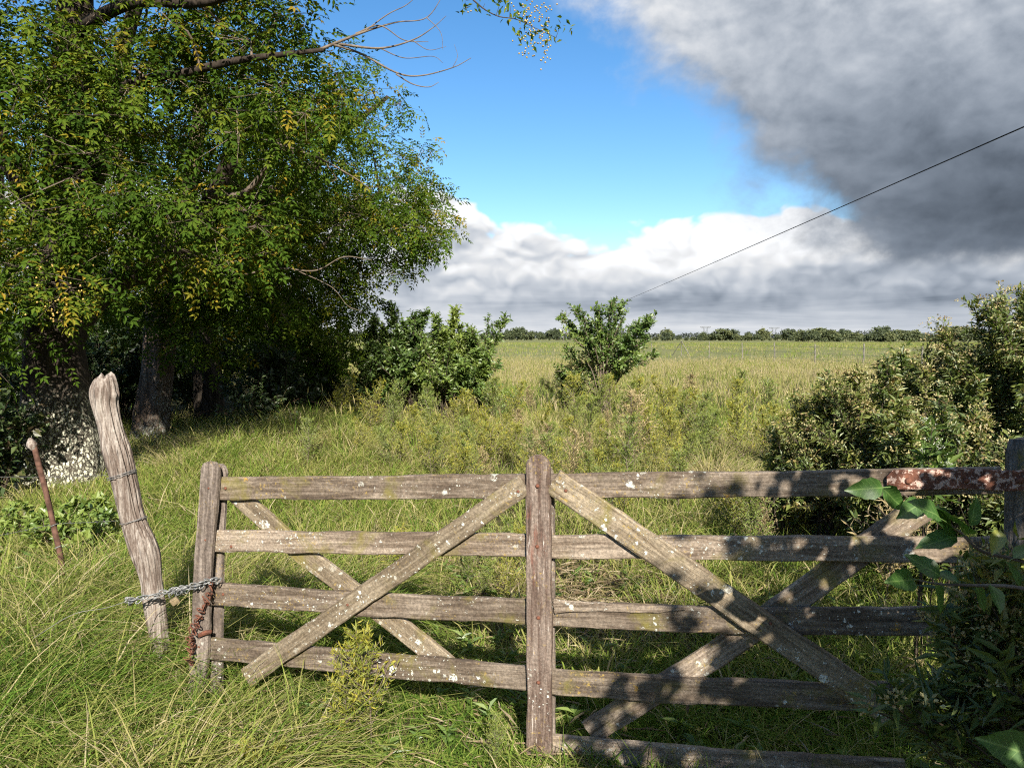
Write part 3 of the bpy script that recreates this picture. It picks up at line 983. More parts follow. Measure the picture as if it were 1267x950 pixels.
def build_chain():
    Yp = 3.62
    a = at_y(168, 741, 3.50)
    b = at_y(212, 731, 3.52)
    c = on_gate(236, 726, 0.055)
    d = on_gate(268, 716, 0.050)
    root = empty('chain', a, 'silvery steel chain tying the gate end to the leaning fence post', 'chain')
    base = np.array(root.location)
    path = smoothline([at_y(163, 742, 3.60), a, b, c, d, on_gate(274, 717, 0.0)], 200)
    seg = np.concatenate([[0], np.cumsum(np.linalg.norm(np.diff(path, axis=0), axis=1))])
    g = Geo()
    # one link: a rounded oval of wire
    t = np.linspace(0, 2 * math.pi, 17)[:-1]
    lk = np.stack([0.0160 * np.cos(t) + 0.0035 * np.sign(np.cos(t)), 0.0078 * np.sin(t), 0 * t], -1)
    sides = 5
    V = []
    for i in range(16):
        tan = unit(lk[(i + 1) % 16] - lk[i - 1])
        nrm = np.cross(tan, [0, 0, 1.0])
        for s in range(sides):
            q = s * 2 * math.pi / sides
            V.append(lk[i] + 0.0029 * (math.cos(q) * nrm + math.sin(q) * np.array([0, 0, 1.0])))
    Q = [(i * sides + s, ((i + 1) % 16) * sides + s, ((i + 1) % 16) * sides + (s + 1) % sides, i * sides + (s + 1) % sides) for i in range(16) for s in range(sides)]
    g.add(V, None, Q)
    me = g.mesh('link', True)
    me.materials.append(M['galv'])
    L = seg[-1]
    step = 0.026
    n = int(L / step)
    for row in range(2):
        for k in range(n):
            s0 = k * step + row * 0.012
            p = np.array([np.interp(s0, seg, path[:, q]) for q in range(3)])
            p2 = np.array([np.interp(min(L, s0 + 0.01), seg, path[:, q]) for q in range(3)])
            if np.linalg.norm(p2 - p) < 1e-6:
                continue
            p = p + G_N * (0.006 + 0.010 * row) + np.array([0, 0, 0.011 * (row - 0.5) + 0.004 * math.sin(k * 1.9 + row)])
            up = np.array([0, 0, 1.0]) if k % 2 else G_N
            up = unit(up + 0.35 * np.array([math.sin(k * 2.1 + row), 0, math.cos(k * 1.3)]))
            frame_obj('link', me, None, root, p, p2 - p, up)
    # padlock hanging from the chain
    pl = empty('padlock', at_y(213, 736, 3.50), 'dull brass padlock hanging from the steel chain', 'padlock')
    g = Geo()
    w, h, th = 0.018, 0.030, 0.010
    V, n = [], 14
    for y, s in ((-th, 0.86), (-th * 0.8, 1.0), (th * 0.8, 1.0), (th, 0.86)):
        for (x, z) in ((-1, -1), (-0.6, -1.06), (0.6, -1.06), (1, -1), (1.04, 0), (1, 1), (0.6, 1.05), (-0.6, 1.05), (-1, 1), (-1.04, 0)):
            V.append((x * w * s, y, z * h * 0.5 * s))
    Q = [(i * 10 + j, i * 10 + (j + 1) % 10, (i + 1) * 10 + (j + 1) % 10, (i + 1) * 10 + j) for i in range(3) for j in range(10)]
    T = [(0, j, j + 1) for j in range(1, 9)] + [(30, 30 + j + 1, 30 + j) for j in range(1, 9)]
    g.add(V, T, Q)
    o = link('case', g.mesh('case'), M['brass'], pl)
    o.location = (0.012, 0, -0.030)
    o.rotation_euler = (0.2, -0.5, 0.3)
    g = Geo()
    tt = np.linspace(0, math.pi, 12)
    sh = np.vstack([[0.014, 0, -0.012], np.stack([0.014 * np.cos(tt), 0 * tt, 0.014 * np.sin(tt)], -1), [-0.014, 0, -0.012]])
    tube(g, sh, [0.0035], 6)
    link('shackle', g.mesh('shackle', True), M['galv'], pl).rotation_euler = (0.2, -0.3, 0.3)
    # old rusty chain trailing down the end stile to the ground
    path = smoothline([on_gate(264, 720, 0.05), on_gate(261, 737, 0.052), on_gate(253, 752, 0.052), on_gate(246, 768, 0.055), on_gate(238, 785, 0.06), on_gate(240, 800, 0.06), on_gate(235, 815, 0.07), on_gate(243, 824, 0.07)], 160)
    root = empty('rusty_chain', path[0], 'red brown rusted chain trailing down the end stile of the gate', 'chain')
    seg = np.concatenate([[0], np.cumsum(np.linalg.norm(np.diff(path, axis=0), axis=1))])
    me2 = me.copy()
    me2.materials.clear()
    me2.materials.append(M['rust_dark'])
    rng = np.random.default_rng(4)
    for row in range(3):
        for k in range(int(seg[-1] / 0.030)):
            s0 = k * 0.030 + row * 0.01
            if row == 2 and s0 < 0.20:
                continue
            p = np.array([np.interp(s0, seg, path[:, q]) for q in range(3)])
            p2 = np.array([np.interp(min(seg[-1], s0 + 0.01), seg, path[:, q]) for q in range(3)])
            if np.linalg.norm(p2 - p) < 1e-6:
                continue
            p = p + G_N * (0.004 + 0.007 * row) + G_E * (0.012 * (row - 0.7)) + rng.normal(0, 0.003, 3)
            o = frame_obj('link', me2, None, root, p, p2 - p + rng.normal(0, 0.004, 3), unit((np.array([0, 1.0, 0.1]) if k % 2 else G_E) + rng.normal(0, 0.25, 3)))
            o.scale = (1.0, 1.0, 1.0)
    g = Geo()
    P0, P1 = on_gate(246, 786, 0.05), on_gate(261, 781, 0.05)
    tube(g, smoothline([P0 - path[0], (P0 + P1) / 2 - path[0] + [0, 0, 0.004], P1 - path[0]], 6), [0.010, 0.011, 0.009], 6)
    link('iron_bar', g.mesh('iron_bar'), M['rust_dark'], root)


build_chain()


def build_stake_and_wires():
    Y = 4.75
    pts = smoothline([at_y(82, 735, Y), at_y(75, 690, Y), at_y(64, 640, Y), at_y(52, 590, Y), at_y(41, 548, Y)], 18)
    root = empty('fence_stake', pts[0], 'thin rusty brown leaning stake with pale splintered head', 'stake')
    g = Geo()
    rng = np.random.default_rng(2)
    tube(g, pts - pts[0], [0.019, 0.018, 0.017, 0.018], 8, wob=lambda th, i, n: 1 + 0.10 * np.sin(3 * th + i) + rng.normal(0, 0.05, len(th)))
    link('rod', g.mesh('rod', True), M['stake'], root)
    g = Geo()
    hp = smoothline([at_y(43, 556, Y), at_y(39, 549, Y), at_y(37, 542, Y)], 7) - pts[0]
    tube(g, hp, [0.018, 0.032, 0.026, 0.010], 9, wob=lambda th, i, n: 1 + rng.normal(0, 0.14, len(th)))
    link('splintered_head', g.mesh('splintered_head', True), M['post'], root)
    for (px, py) in ((67, 650), (72, 677)):
        c = at_y(px, py, Y) - pts[0]
        g = Geo()
        t = np.linspace(0, 4 * math.pi, 28)
        tube(g, np.stack([c[0] + 0.021 * np.cos(t), c[1] + 0.021 * np.sin(t), c[2] + 0.008 * np.cos(t) + 0.006 * t / 12], -1), [0.0018], 4)
        link('wire_tie', g.mesh('wire_tie', True), M['galv'], root)
    def strand(label, ps, r=0.0017, barbs=False):
        P = smoothline(ps, 60)
        o = Geo()
        b = P[0]
        tube(o, P - b, [r], 5)
        w = empty('fence_wire', b, label, 'wire')
        link('strand', o.mesh('strand', True), M['wire'], w)
        if barbs:
            for k in range(4, 56, 4):
                q = P[k] - b
                g = Geo()
                t = np.linspace(0, 3 * math.pi, 14)
                hel = np.stack([0.008 * (t / 9.4 - 0.5), 0.0035 * np.cos(t), 0.0035 * np.sin(t)], -1)
                hel = np.vstack([[-0.006, 0.003, 0.012], hel, [0.006, -0.003, -0.011]])
                tube(g, hel + q, [0.0010], 4)
                link('barb', g.mesh('barb', True), M['wire'], w)
        return w
    strand('upper smooth fence wire running left from the gnarled post', [at_y(-160, 594, 6.0), at_y(0, 590, 5.3), at_y(60, 590, 4.75), at_y(131, 588, 3.62)])
    strand('lower barbed fence wire tied to the thin stake', [at_y(-150, 690, 6.0), at_y(0, 662, 5.2), at_y(66, 649, 4.73), at_y(110, 646, 4.2), at_y(146, 644, 3.60)], 0.0015, True)
    strand('loose wire dropping from the post into long grass', [at_y(164, 741, 3.56), at_y(130, 752, 3.50), at_y(90, 760, 3.45), at_y(40, 790, 3.4)], 0.0013)


build_stake_and_wires()


def build_gate_post():
    Y = 2.50
    b = at_y(1268, 905, Y)
    root = empty('gate_post', (b[0], b[1], 0.0), 'dark rough wooden post that carries the rusty strap hinge', 'post')
    top = at_y(1267, 543, Y)[2]
    g = Geo()
    n, sides = 36, 28
    th = np.arange(sides) * 2 * math.pi / sides
    rng = np.random.default_rng(12)
    V = []
    for i in range(n):
        u = i / (n - 1)
        sq = 1.0 / np.maximum(np.abs(np.cos(th - 0.3)), np.abs(np.sin(th - 0.3))) ** 0.75
        f = 0.072 * sq * (1 + 0.03 * np.sin(9 * th + u * 2) + 0.02 * np.sin(15 * th) + rng.normal(0, 0.008, sides))
        f = f * (1 - 0.10 * max(0, u - 0.97) / 0.03)
        V.append(np.stack([f * np.cos(th) + 0.012 * math.sin(u * 3), f * np.sin(th), np.full(sides, -0.3 + u * (top + 0.3)) + 0.006 * np.sin(2 * th) * (u > 0.95)], -1))
    V = np.concatenate(V)
    i, j = np.meshgrid(np.arange(n - 1), np.arange(sides), indexing='ij')
    Q = np.stack([i * sides + j, i * sides + (j + 1) % sides, (i + 1) * sides + (j + 1) % sides, (i + 1) * sides + j], -1).reshape(-1, 4)
    V = np.vstack([V, [0.01, 0, top + 0.004]])
    T = [((n - 1) * sides + a, (n - 1) * sides + (a + 1) % sides, n * sides) for a in range(sides)]
    g.add(V, T, Q)
    link('timber', g.mesh('timber', True), M['gatepost'], root)
    # iron pin and eye that the strap turns on
    g = Geo()
    p = on_gate(1288, 594, 0.02) - np.array(root.location)
    tube(g, np.array([p + [0, 0, -0.07], p + [0, 0, 0.06]]), [0.014, 0.014], 8)
    link('hinge_pin', g.mesh('hinge_pin', True), M['rust_dark'], root)


build_gate_post()

# ------------------------------------------------------------------ trees
XE_Y = [-400, -60, 0, 50, 100, 150, 180, 205, 235, 270, 300, 330, 345, 370, 395, 430, 460, 900]
XE_X = [470, 440, 430, 448, 486, 535, 556, 528, 556, 573, 558, 532, 512, 470, 452, 441, 428, 415]


def inside_outline(P, rng, slack=10.0):
    """the row of trees ends at a clear edge over the lane; keep leaves on its side"""
    px, py, zc = project(P)
    lim = np.interp(py, XE_Y, XE_X) + rng.normal(0, slack, len(P))
    return (px < lim) | (zc < 1.0)


def pinnate(geo, P, D, N, L, pairs, lw, tint, rng):
    """compound leaves: leaflets in pairs along a drooping rachis"""
    n = len(P)
    D = unit(D)
    S = unit(np.cross(D, N))
    M_ = np.cross(S, D)
    L = np.broadcast_to(L, (n,))[:, None]
    for k in range(pairs):
        f = (k + 0.7) / pairs
        C = P + D * L * f - M_ * L * 0.22 * f * f
        ll = L[:, 0] * (0.34 - 0.10 * abs(f - 0.45)) * rng.uniform(0.75, 1.2, n)
        for sgn in (-1, 1):
            dd = unit(S * sgn * 0.9 + D * 0.55 - M_ * rng.uniform(-0.05, 0.45, (n, 1)))
            nn = unit(M_ + rng.normal(0, 0.30, (n, 3)))
            kites(geo, C, dd, nn, ll, ll * lw, 0.14, 0.12, np.clip(tint + rng.normal(0, 0.06, n), 0, 1))
    C = P + D * L * 0.95 - M_ * L * 0.2
    kites(geo, C, unit(D - M_ * 0.4), M_, L[:, 0] * 0.32, L[:, 0] * 0.32 * lw, 0.14, 0.12, tint)


def make_tree(name, label, trunks, crowns, seed, bark, leafL=0.20, pairs=4, lw=0.40, per=24, group=None, outline=True, yellow=0.06, berries=0, ground_xy=None, sides=14, bare=()):
    """trunks: list of (points, radii); crowns: list of (centre, radii, number of clumps)"""
    rng = np.random.default_rng(seed)
    base = np.array([trunks[0][0][0][0], trunks[0][0][0][1], 0.0])
    root = empty(name, base, label, 'tree', group)
    gt = Geo()
    skel = []
    ph = rng.uniform(0, 6.28, 6)
    for ti, (pts, rad) in enumerate(trunks):
        P = smoothline(pts, max(10, 4 * len(pts)))
        sd = sides if ti == 0 else 8
        tube(gt, P - base, rad, sd if rad[0] < 0.2 else 26, wob=lambda th, i, n: 1 + 0.07 * np.sin(3 * th + ph[0] + i * 0.13) + 0.06 * np.sin(5 * th + ph[1] - i * 0.1) + 0.05 * np.sin(8 * th + ph[2] + i * .2) + rng.normal(0, 0.02, len(th)))
        R = np.interp(np.linspace(0, 1, len(P)), np.linspace(0, 1, len(rad)), rad)
        for q in range(len(P) // 3, len(P)):
            skel.append((*P[q], R[q]))
    skel = np.array(skel)
    link('trunk', gt.mesh('trunk', True), bark, root)
    cl, cr = [], []
    for c, r, n in crowns:
        c, r = np.array(c, float), np.array(r, float)
        d = rvec(rng, n) * (rng.uniform(0.15, 1, (n, 1)) ** 0.42)
        cl.append(c + d * r)
    cl = np.concatenate(cl)
    if outline:
        px, py, zc = project(cl)
        cl = cl[px < np.interp(py, XE_Y, XE_X) - 12]
    cl = cl[cl[:, 2] > 1.0]
    gb, gl, gtw = Geo(), Geo(), Geo()
    # limbs from the trunk to each clump
    nodes = skel.copy()
    order = np.argsort(((cl - skel[:, :3].mean(0)) ** 2).sum(1))
    for k in order:
        c = cl[k]
        d2 = ((nodes[:, :3] - c) ** 2).sum(1) + 1.2 * np.maximum(0, nodes[:, 2] - c[2] + 0.1) ** 2
        j = int(np.argmin(d2))
        a = nodes[j, :3]
        ln = np.linalg.norm(c - a)
        if ln < 0.05:
            continue
        mid = (a + c) / 2 + rng.normal(0, 0.10 * ln, 3) + np.array([0, 0, 0.08 * ln])
        P = smoothline([a, mid, c], 6)
        r0 = min(nodes[j, 3] * 0.75, 0.012 + 0.016 * ln)
        tube(gb, P - base, [r0, r0 * 0.45], 5)
        add = np.column_stack([P[2:], np.linspace(r0, r0 * 0.45, 6)[2:]])
        nodes = np.vstack([nodes, add])
    for P, rad in bare:
        gx = Geo()
        tube(gx, smoothline(P, 26) - base, rad, 6)
        link('branch', gx.mesh('branch', True), M['twig'], root)
    # leafy twigs
    n = len(cl) * per
    ci = np.repeat(np.arange(len(cl)), per)
    off = rvec(rng, n) * (rng.uniform(0, 1, (n, 1)) ** 0.5)
    crad = rng.uniform(0.28, 0.55, len(cl))[ci][:, None] * (leafL / 0.20) ** 0.5
    LP = cl[ci] + off * crad * np.array([1.15, 1.15, 0.75])
    keep = np.ones(n, bool)
    if outline:
        keep = inside_outline(LP, rng)
    LP, ci, off = LP[keep], ci[keep], off[keep]
    n = len(LP)
    D = unit(off * np.array([1, 1, 0.5]) + rng.normal(0, 0.35, (n, 3)) + np.array([0, 0, -0.30]))
    N = unit(np.array([0, 0, 1.0]) + 0.45 * SUNV + rng.normal(0, 0.40, (n, 3)))
    ct = rng.normal(0.45, 0.13, len(cl))
    tint = np.clip(ct[ci] + rng.normal(0, 0.13, n), 0, 0.84)
    yc = rng.uniform(0, 1, len(cl)) < 0.16
    yel = rng.uniform(0, 1, n) < np.where(yc[ci], yellow * 4.5, yellow * 0.35)
    tint = np.where(yel, rng.uniform(0.86, 1, n), tint)
    L = leafL * rng.uniform(0.7, 1.3, n)
    pinnate(gl, LP - base, D, N, L, pairs, lw, tint, rng)
    tw = rng.uniform(0, 1, n) < 0.22
    sticks(gtw, (cl[ci] + off * 0.02)[tw] - base, (LP + D * L[:, None] * 0.8)[tw] - base, 0.0035, 0.0015)
    tag(link('limbs', gb.mesh('limbs', True), bark if bark is not M['bark1'] else M['twig'], root), kind='stuff')
    tag(link('twigs', gtw.mesh('twigs'), M['twig'], root), kind='stuff')
    tag(link('crown', gl.mesh('crown'), M['leaf_melia'], root), kind='stuff')
    if berries:
        g = Geo()
        pick = rng.choice(len(cl), min(berries, len(cl)), replace=False)
        for k in pick:
            m = 26
            c = cl[k] + rng.normal(0, 0.25, 3)
            P = c + rng.normal(0, 1, (m, 3)) * np.array([0.09, 0.09, 0.12])
            ok = inside_outline(P, rng) if outline else np.ones(m, bool)
            P = P[ok]
            octa(g, P - base, 0.011)
        tag(link('berries', g.mesh('berries', True), M['berry'], root), kind='stuff')
    return root


def octa(g, P, r):
    n = len(P)
    if n == 0:
        return
    o = np.array([[1, 0, 0], [-1, 0, 0], [0, 1, 0], [0, -1, 0], [0, 0, 1], [0, 0, -1]], float) * r
    V = (P[:, None] + o).reshape(-1, 3)
    f = np.array([[0, 2, 4], [2, 1, 4], [1, 3, 4], [3, 0, 4], [2, 0, 5], [1, 2, 5], [3, 1, 5], [0, 3, 5]])
    T = (np.arange(n)[:, None, None] * 6 + f).reshape(-1, 3)
    g.add(V, T)


def px(x, y, Y):
    return at_y(x, y, Y)


def build_trees():
    TG = 'chinaberry trees in a row beside the lane'
    # the big near tree with the pale plated base
    Y = 8.0
    t1 = [([px(82, 640, Y), px(78, 560, Y), px(72, 480, Y), px(68, 400, Y), px(80, 290, Y), px(85, 180, Y), px(92, 60, Y), px(100, -120, Y)], [0.50, 0.42, 0.33, 0.27, 0.22, 0.20, 0.18, 0.12]),
          ([px(72, 450, Y), px(105, 385, Y + .2), px(150, 345, Y + .4), px(205, 325, Y + .5), px(260, 250, Y + .5), px(300, 160, Y + .3)], [0.17, 0.15, 0.13, 0.10, 0.07]),
          ([px(84, 200, Y), px(125, 150, Y - .3), px(155, 107, Y - .8), px(230, 90, Y - 1.0), px(300, 74, Y - 1.1), px(400, 62, Y - 1.1)], [0.10, 0.055, 0.042, 0.034, 0.018]),
          ([px(78, 320, Y), px(30, 230, Y - .4), px(-30, 130, Y - .6), px(-120, 10, Y - .8)], [0.14, 0.10, 0.07]),
          ([px(82, 260, Y), px(120, 215, Y + .3), px(135, 120, Y + .5), px(170, 0, Y + .6), px(190, -90, Y + .6)], [0.13, 0.10, 0.08, 0.06]),
          ([px(92, 40, Y), px(160, 5, Y - .8), px(260, 2, Y - 1.2), px(350, -40, Y - 1.4)], [0.08, 0.045, 0.03])]
    bare = [([px(395, 62, Y - 1.1), px(450, 40, Y - 1.1), px(490, 28, Y - 1.0), px(528, 22, Y - 1.0), px(552, -12, Y - 1.0)], [0.014, 0.006, 0.0025]),
            ([px(410, 55, Y - 1.1), px(445, 66, Y - 1.1), px(490, 90, Y - 1.1), px(520, 94, Y - 1.1), px(560, 84, Y - 1.1), px(583, 72, Y - 1.1)], [0.012, 0.007, 0.0025]),
            ([px(420, 55, Y - 1.1), px(470, 60, Y - 1.2), px(510, 50, Y - 1.2), px(535, 35, Y - 1.2), px(552, 20, Y - 1.2)], [0.012, 0.006, 0.002]),
            ([px(490, 92, Y - 1.1), px(510, 104, Y - 1.1), px(530, 108, Y - 1.1), px(543, 102, Y - 1.1)], [0.007, 0.002]),
            ([px(440, 42, Y - 1.1), px(470, 32, Y - 1.1), px(500, 50, Y - 1.1), px(530, 52, Y - 1.1)], [0.008, 0.002]),
            ([px(528, 22, Y - 1.0), px(545, 40, Y - 1.0), px(548, 62, Y - 1.0)], [0.004, 0.0015]),
            ([px(510, 50, Y - 1.2), px(530, 62, Y - 1.2), px(552, 58, Y - 1.2)], [0.004, 0.0015]),
            ([px(470, 60, Y - 1.2), px(500, 72, Y - 1.2), px(535, 70, Y - 1.2), px(548, 78, Y - 1.2)], [0.005, 0.0015]),
            ([px(560, 84, Y - 1.1), px(566, 70, Y - 1.1), px(562, 55, Y - 1.1)], [0.003, 0.0012]),
            ([px(450, 40, Y - 1.1), px(480, 18, Y - 1.1), px(505, 5, Y - 1.1), px(530, -20, Y - 1.1)], [0.006, 0.002]),
            ([px(300, 165, Y), px(380, 190, Y - .6), px(430, 215, Y - .7), px(460, 235, Y - .7)], [0.016, 0.010, 0.003]),
            ([px(255, 240, Y + .4), px(300, 240, Y), px(330, 205, Y - .2), px(345, 170, Y - .2)], [0.045, 0.03, 0.012]),
            ([px(300, 340, Y), px(345, 332, Y), px(390, 335, Y - .2), px(425, 318, Y - .3), px(460, 322, Y - .3)], [0.012, 0.008, 0.003]),
            ([px(370, 336, Y - .1), px(410, 355, Y - .2), px(430, 378, Y - .2), px(448, 385, Y - .2)], [0.005, 0.002])]
    make_tree('chinaberry_tree', 'big near tree with pale plated bark at its base and dark trunk', t1,
              [((-4.8, 7.5, 5.4), (3.4, 2.6, 1.7), 135), ((-5.0, 6.7, 3.4), (2.0, 1.0, 1.5), 85), ((-3.2, 7.6, 4.2), (1.6, 1.2, 1.0), 60), ((-3.0, 7.2, 5.9), (1.8, 1.5, 0.8), 40), ((-3.4, 7.2, 2.75), (1.1, 0.7, 0.5), 26), ((-5.2, 6.6, 2.1), (1.4, 0.6, 0.6), 26)],
              31, M['bark1'], 0.20, 4, 0.42, 29, TG, berries=16, yellow=0.08, bare=bare)
    # leaning tree with the peeling trunk
    Y = 12.2
    t2 = [([px(186, 570, Y), px(190, 520, Y), px(196, 460, Y), px(200, 400, Y), px(205, 350, Y), px(222, 280, Y), px(240, 200, Y), px(250, 90, Y)], [0.34, 0.27, 0.24, 0.24, 0.26, 0.16, 0.12, 0.08]),
          ([px(203, 380, Y), px(190, 335, Y - .2), px(172, 352, Y - .4), px(160, 358, Y - .5)], [0.09, 0.05, 0.03]),
          ([px(206, 350, Y), px(180, 280, Y), px(150, 200, Y + .3), px(135, 90, Y + .5)], [0.16, 0.12, 0.08]),
          ([px(207, 345, Y), px(255, 300, Y - .3), px(330, 240, Y - .6), px(400, 200, Y - .6)], [0.14, 0.09, 0.05])]
    make_tree('chinaberry_tree', 'tree with broken hollow looking trunk and peeling reddish bark', t2,
              [((-5.0, 12.2, 4.9), (2.7, 2.0, 2.2), 95), ((-3.6, 11.6, 4.4), (1.6, 1.4, 1.7), 66), ((-4.2, 11.3, 2.9), (1.4, 0.9, 0.8), 30), ((-5.6, 11.0, 2.5), (1.9, 0.6, 0.5), 30), ((-4.2, 11.2, 1.9), (1.2, 0.6, 0.5), 16)], 32, M['bark2'], 0.24, 4, 0.42, 24, TG, berries=8)
    # the tree whose crown makes the right hand edge over the lane
    Y = 15.5
    t3 = [([px(262, 545, Y), px(258, 480, Y), px(250, 420, Y), px(258, 340, Y), px(285, 260, Y), px(300, 150, Y)], [0.33, 0.28, 0.26, 0.21, 0.16, 0.10]),
          ([px(255, 400, Y), px(320, 330, Y - .3), px(400, 280, Y - .4), px(470, 240, Y - .4)], [0.15, 0.11, 0.06]),
          ([px(258, 350, Y), px(340, 260, Y), px(420, 170, Y + .2), px(480, 120, Y + .2)], [0.14, 0.09, 0.04])]
    make_tree('chinaberry_tree', 'tree with dense hanging crown that ends over the lane', t3,
              [((-2.9, 15.0, 4.6), (2.4, 2.2, 2.7), 120), ((-4.4, 14.4, 3.0), (1.6, 1.4, 1.9), 66), ((-2.2, 14.6, 4.2), (1.5, 1.3, 1.5), 46), ((-3.6, 14.6, 2.0), (1.2, 1.0, 1.0), 40)],
              33, M['bark3'], 0.25, 4, 0.42, 27, TG, berries=8)
    # trees behind
    for k, (x, Y, h, seed, lab) in enumerate(((-6.4, 20.0, 7.6, 34, 'shaded tree growing behind the crown that ends over the lane'),
                                             (-10.2, 14.5, 7.5, 35, 'dim tree filling the gap behind the big near trunk'),
                                             (-12.5, 22.0, 8.5, 36, 'far shaded tree deep behind the leaning trunk'))):
        t = [([(x, Y, 0), (x + .1, Y, 1.2), (x - .1, Y + .1, 2.6), (x + .2, Y, 4.4), (x + .3, Y, h - 1.2)], [0.30, 0.24, 0.20, 0.14, 0.06]),
             ([(x, Y, 2.2), (x + 1.0, Y - .3, 3.6), (x + 2.0, Y - .4, 4.8)], [0.13, 0.09, 0.05]),
             ([(x, Y, 2.4), (x - 1.1, Y - .3, 3.7), (x - 2.1, Y - .2, 5.0)], [0.13, 0.09, 0.05])]
        make_tree('chinaberry_tree', lab, t, [((x, Y, h * 0.58), (3.2, 2.6, h * 0.42), 95)], seed, M['bark3'], 0.36, 3, 0.45, 20, TG)


build_trees()


# ------------------------------------------------------------------ shrubs
def make_shrub(name, label, cat, base, stems, seed, leaf, twigs_per=40, twigL=0.22, leaves_per=10, leafL=0.05, leafW=0.35, droop=0.0, flowers=0.0, fl_mat=None, fl_size=0.010, group=None, tlow=0.2, tilt=0.6, stem_r=0.012, tint_mu=0.5, stem_mat=None, keep=None, flower_name='flower_heads', fl_n=10):
    """stems: list of polylines (world points). Twigs, leaves and flower heads are set along them"""
    rng = np.random.default_rng(seed)
    base = np.array([base[0], base[1], float(gz(base[0], base[1]))])
    root = empty(name, base, label, cat, group)
    gs, gl, gf = Geo(), Geo(), Geo()
    TP, TD, TL, TT, TS = [], [], [], [], []
    for P in stems:
        P = smoothline(P, 9)
        L = np.linalg.norm(np.diff(P, axis=0), axis=1).sum()
        tube(gs, P - base, [stem_r, stem_r * 0.35], 5)
        n = max(3, int(twigs_per * L * rng.uniform(0.45, 1.55)))
        u = rng.uniform(tlow, 1.0, n) ** 0.8
        u = np.clip(u, tlow, 1)
        i = np.minimum((u * 8).astype(int), 7)
        f = (u * 8 - i)[:, None]
        O = P[i] * (1 - f) + P[i + 1] * f
        ax = unit(P[i + 1] - P[i])
        d = unit(ax * (1 - tilt) + rvec(rng, n) * tilt + np.array([0, 0, 0.22 - droop]))
        TP.append(O)
        TD.append(d)
        TL.append(twigL * rng.uniform(0.5, 1.3, n) * (1.15 - 0.5 * u))
        TT.append(np.full(n, rng.normal(0, 0.13)))
        TS.append(np.full(n, rng.uniform(0.75, 1.3)))
    TP, TD, TL, TT, TS = (np.concatenate(q) for q in (TP, TD, TL, TT, TS))
    if keep is not None:
        k = keep(TP + TD * TL[:, None])
        TP, TD, TL, TT, TS = TP[k], TD[k], TL[k], TT[k], TS[k]
    n = len(TP)
    sticks(gs, TP - base, TP + TD * TL[:, None] - base, stem_r * 0.25, stem_r * 0.12)
    for k in range(leaves_per):
        f = (k + rng.uniform(0.2, 0.8, n)) / leaves_per
        P = TP + TD * (TL * f)[:, None] + rng.normal(0, 0.004, (n, 3))
        side = unit(np.cross(TD, rvec(rng, n)))
        d = unit(TD * 0.55 + side * 0.85 + np.array([0, 0, -droop * 0.5]))
        N = unit(np.array([0, 0, 0.8]) + 0.4 * SUNV + rng.normal(0, 0.5, (n, 3)))
        L = leafL * TS * rng.uniform(0.55, 1.3, n)
        kites(gl, P - base, d, N, L, L * leafW * rng.uniform(.75, 1.2, n), 0.15, 0.12, np.clip(rng.normal(tint_mu, 0.15, n) + TT + 0.12 * (f - 0.5), 0, 1))
    link('stem', gs.mesh('stem'), stem_mat or M['twig_dark'], root)
    tag(link('foliage', gl.mesh('foliage'), leaf, root), kind='stuff')
    if flowers > 0:
        h = TP[:, 2]
        pick = rng.uniform(0, 1, n) < flowers * np.clip((h - np.quantile(h, 0.25)) / (np.ptp(h) + 1e-6) * 2, 0, 1)
        E = (TP + TD * TL[:, None])[pick]
        m = fl_n
        ei = np.repeat(np.arange(len(E)), m)
        q = rvec(rng, len(ei))
        q[:, 2] = np.abs(q[:, 2]) * 0.7
        P = E[ei] + q * rng.uniform(0.2, 1, (len(ei), 1)) * fl_size * 3.0
        kites(gf, P - base, unit(q + rng.normal(0, .4, q.shape)), rvec(rng, len(ei)), fl_size * rng.uniform(0.8, 1.6, len(ei)), fl_size * 0.8, 0.2, 0.1, np.clip(rng.normal(0.5, 0.2, len(E))[ei] + rng.normal(0, 0.12, len(ei)), 0, 1), 0.5)
        tag(link(flower_name, gf.mesh(flower_name), fl_mat, root), kind='stuff')
    return root


def stem_fan(rng, base, n, H, R, lean=0.0, curve=0.15, hmin=0.45, squash=1.0, spread=0.08, power=0.7):
    """stems rising from a base in a rounded fan"""
    out = []
    for k in range(n):
        a = rng.uniform(0, 6.283)
        r = R * rng.uniform(0, 1) ** power
        top = math.sqrt(max(0.0, 1 - (r / R) ** 2 * 0.75))
        h = H * top * rng.uniform(hmin, 1.0) ** 0.5
        b = np.array([base[0] + rng.normal(0, spread * R), base[1] + rng.normal(0, spread * R), float(gz(base[0], base[1])) - 0.03])
        e = np.array([base[0] + r * math.cos(a) + lean * h, base[1] + r * math.sin(a) * squash, h])
        m = b * 0.5 + e * 0.5 + np.array([0, 0, curve * h]) + rng.normal(0, 0.04 * H, 3)
        out.append([b, m, e])
    return out


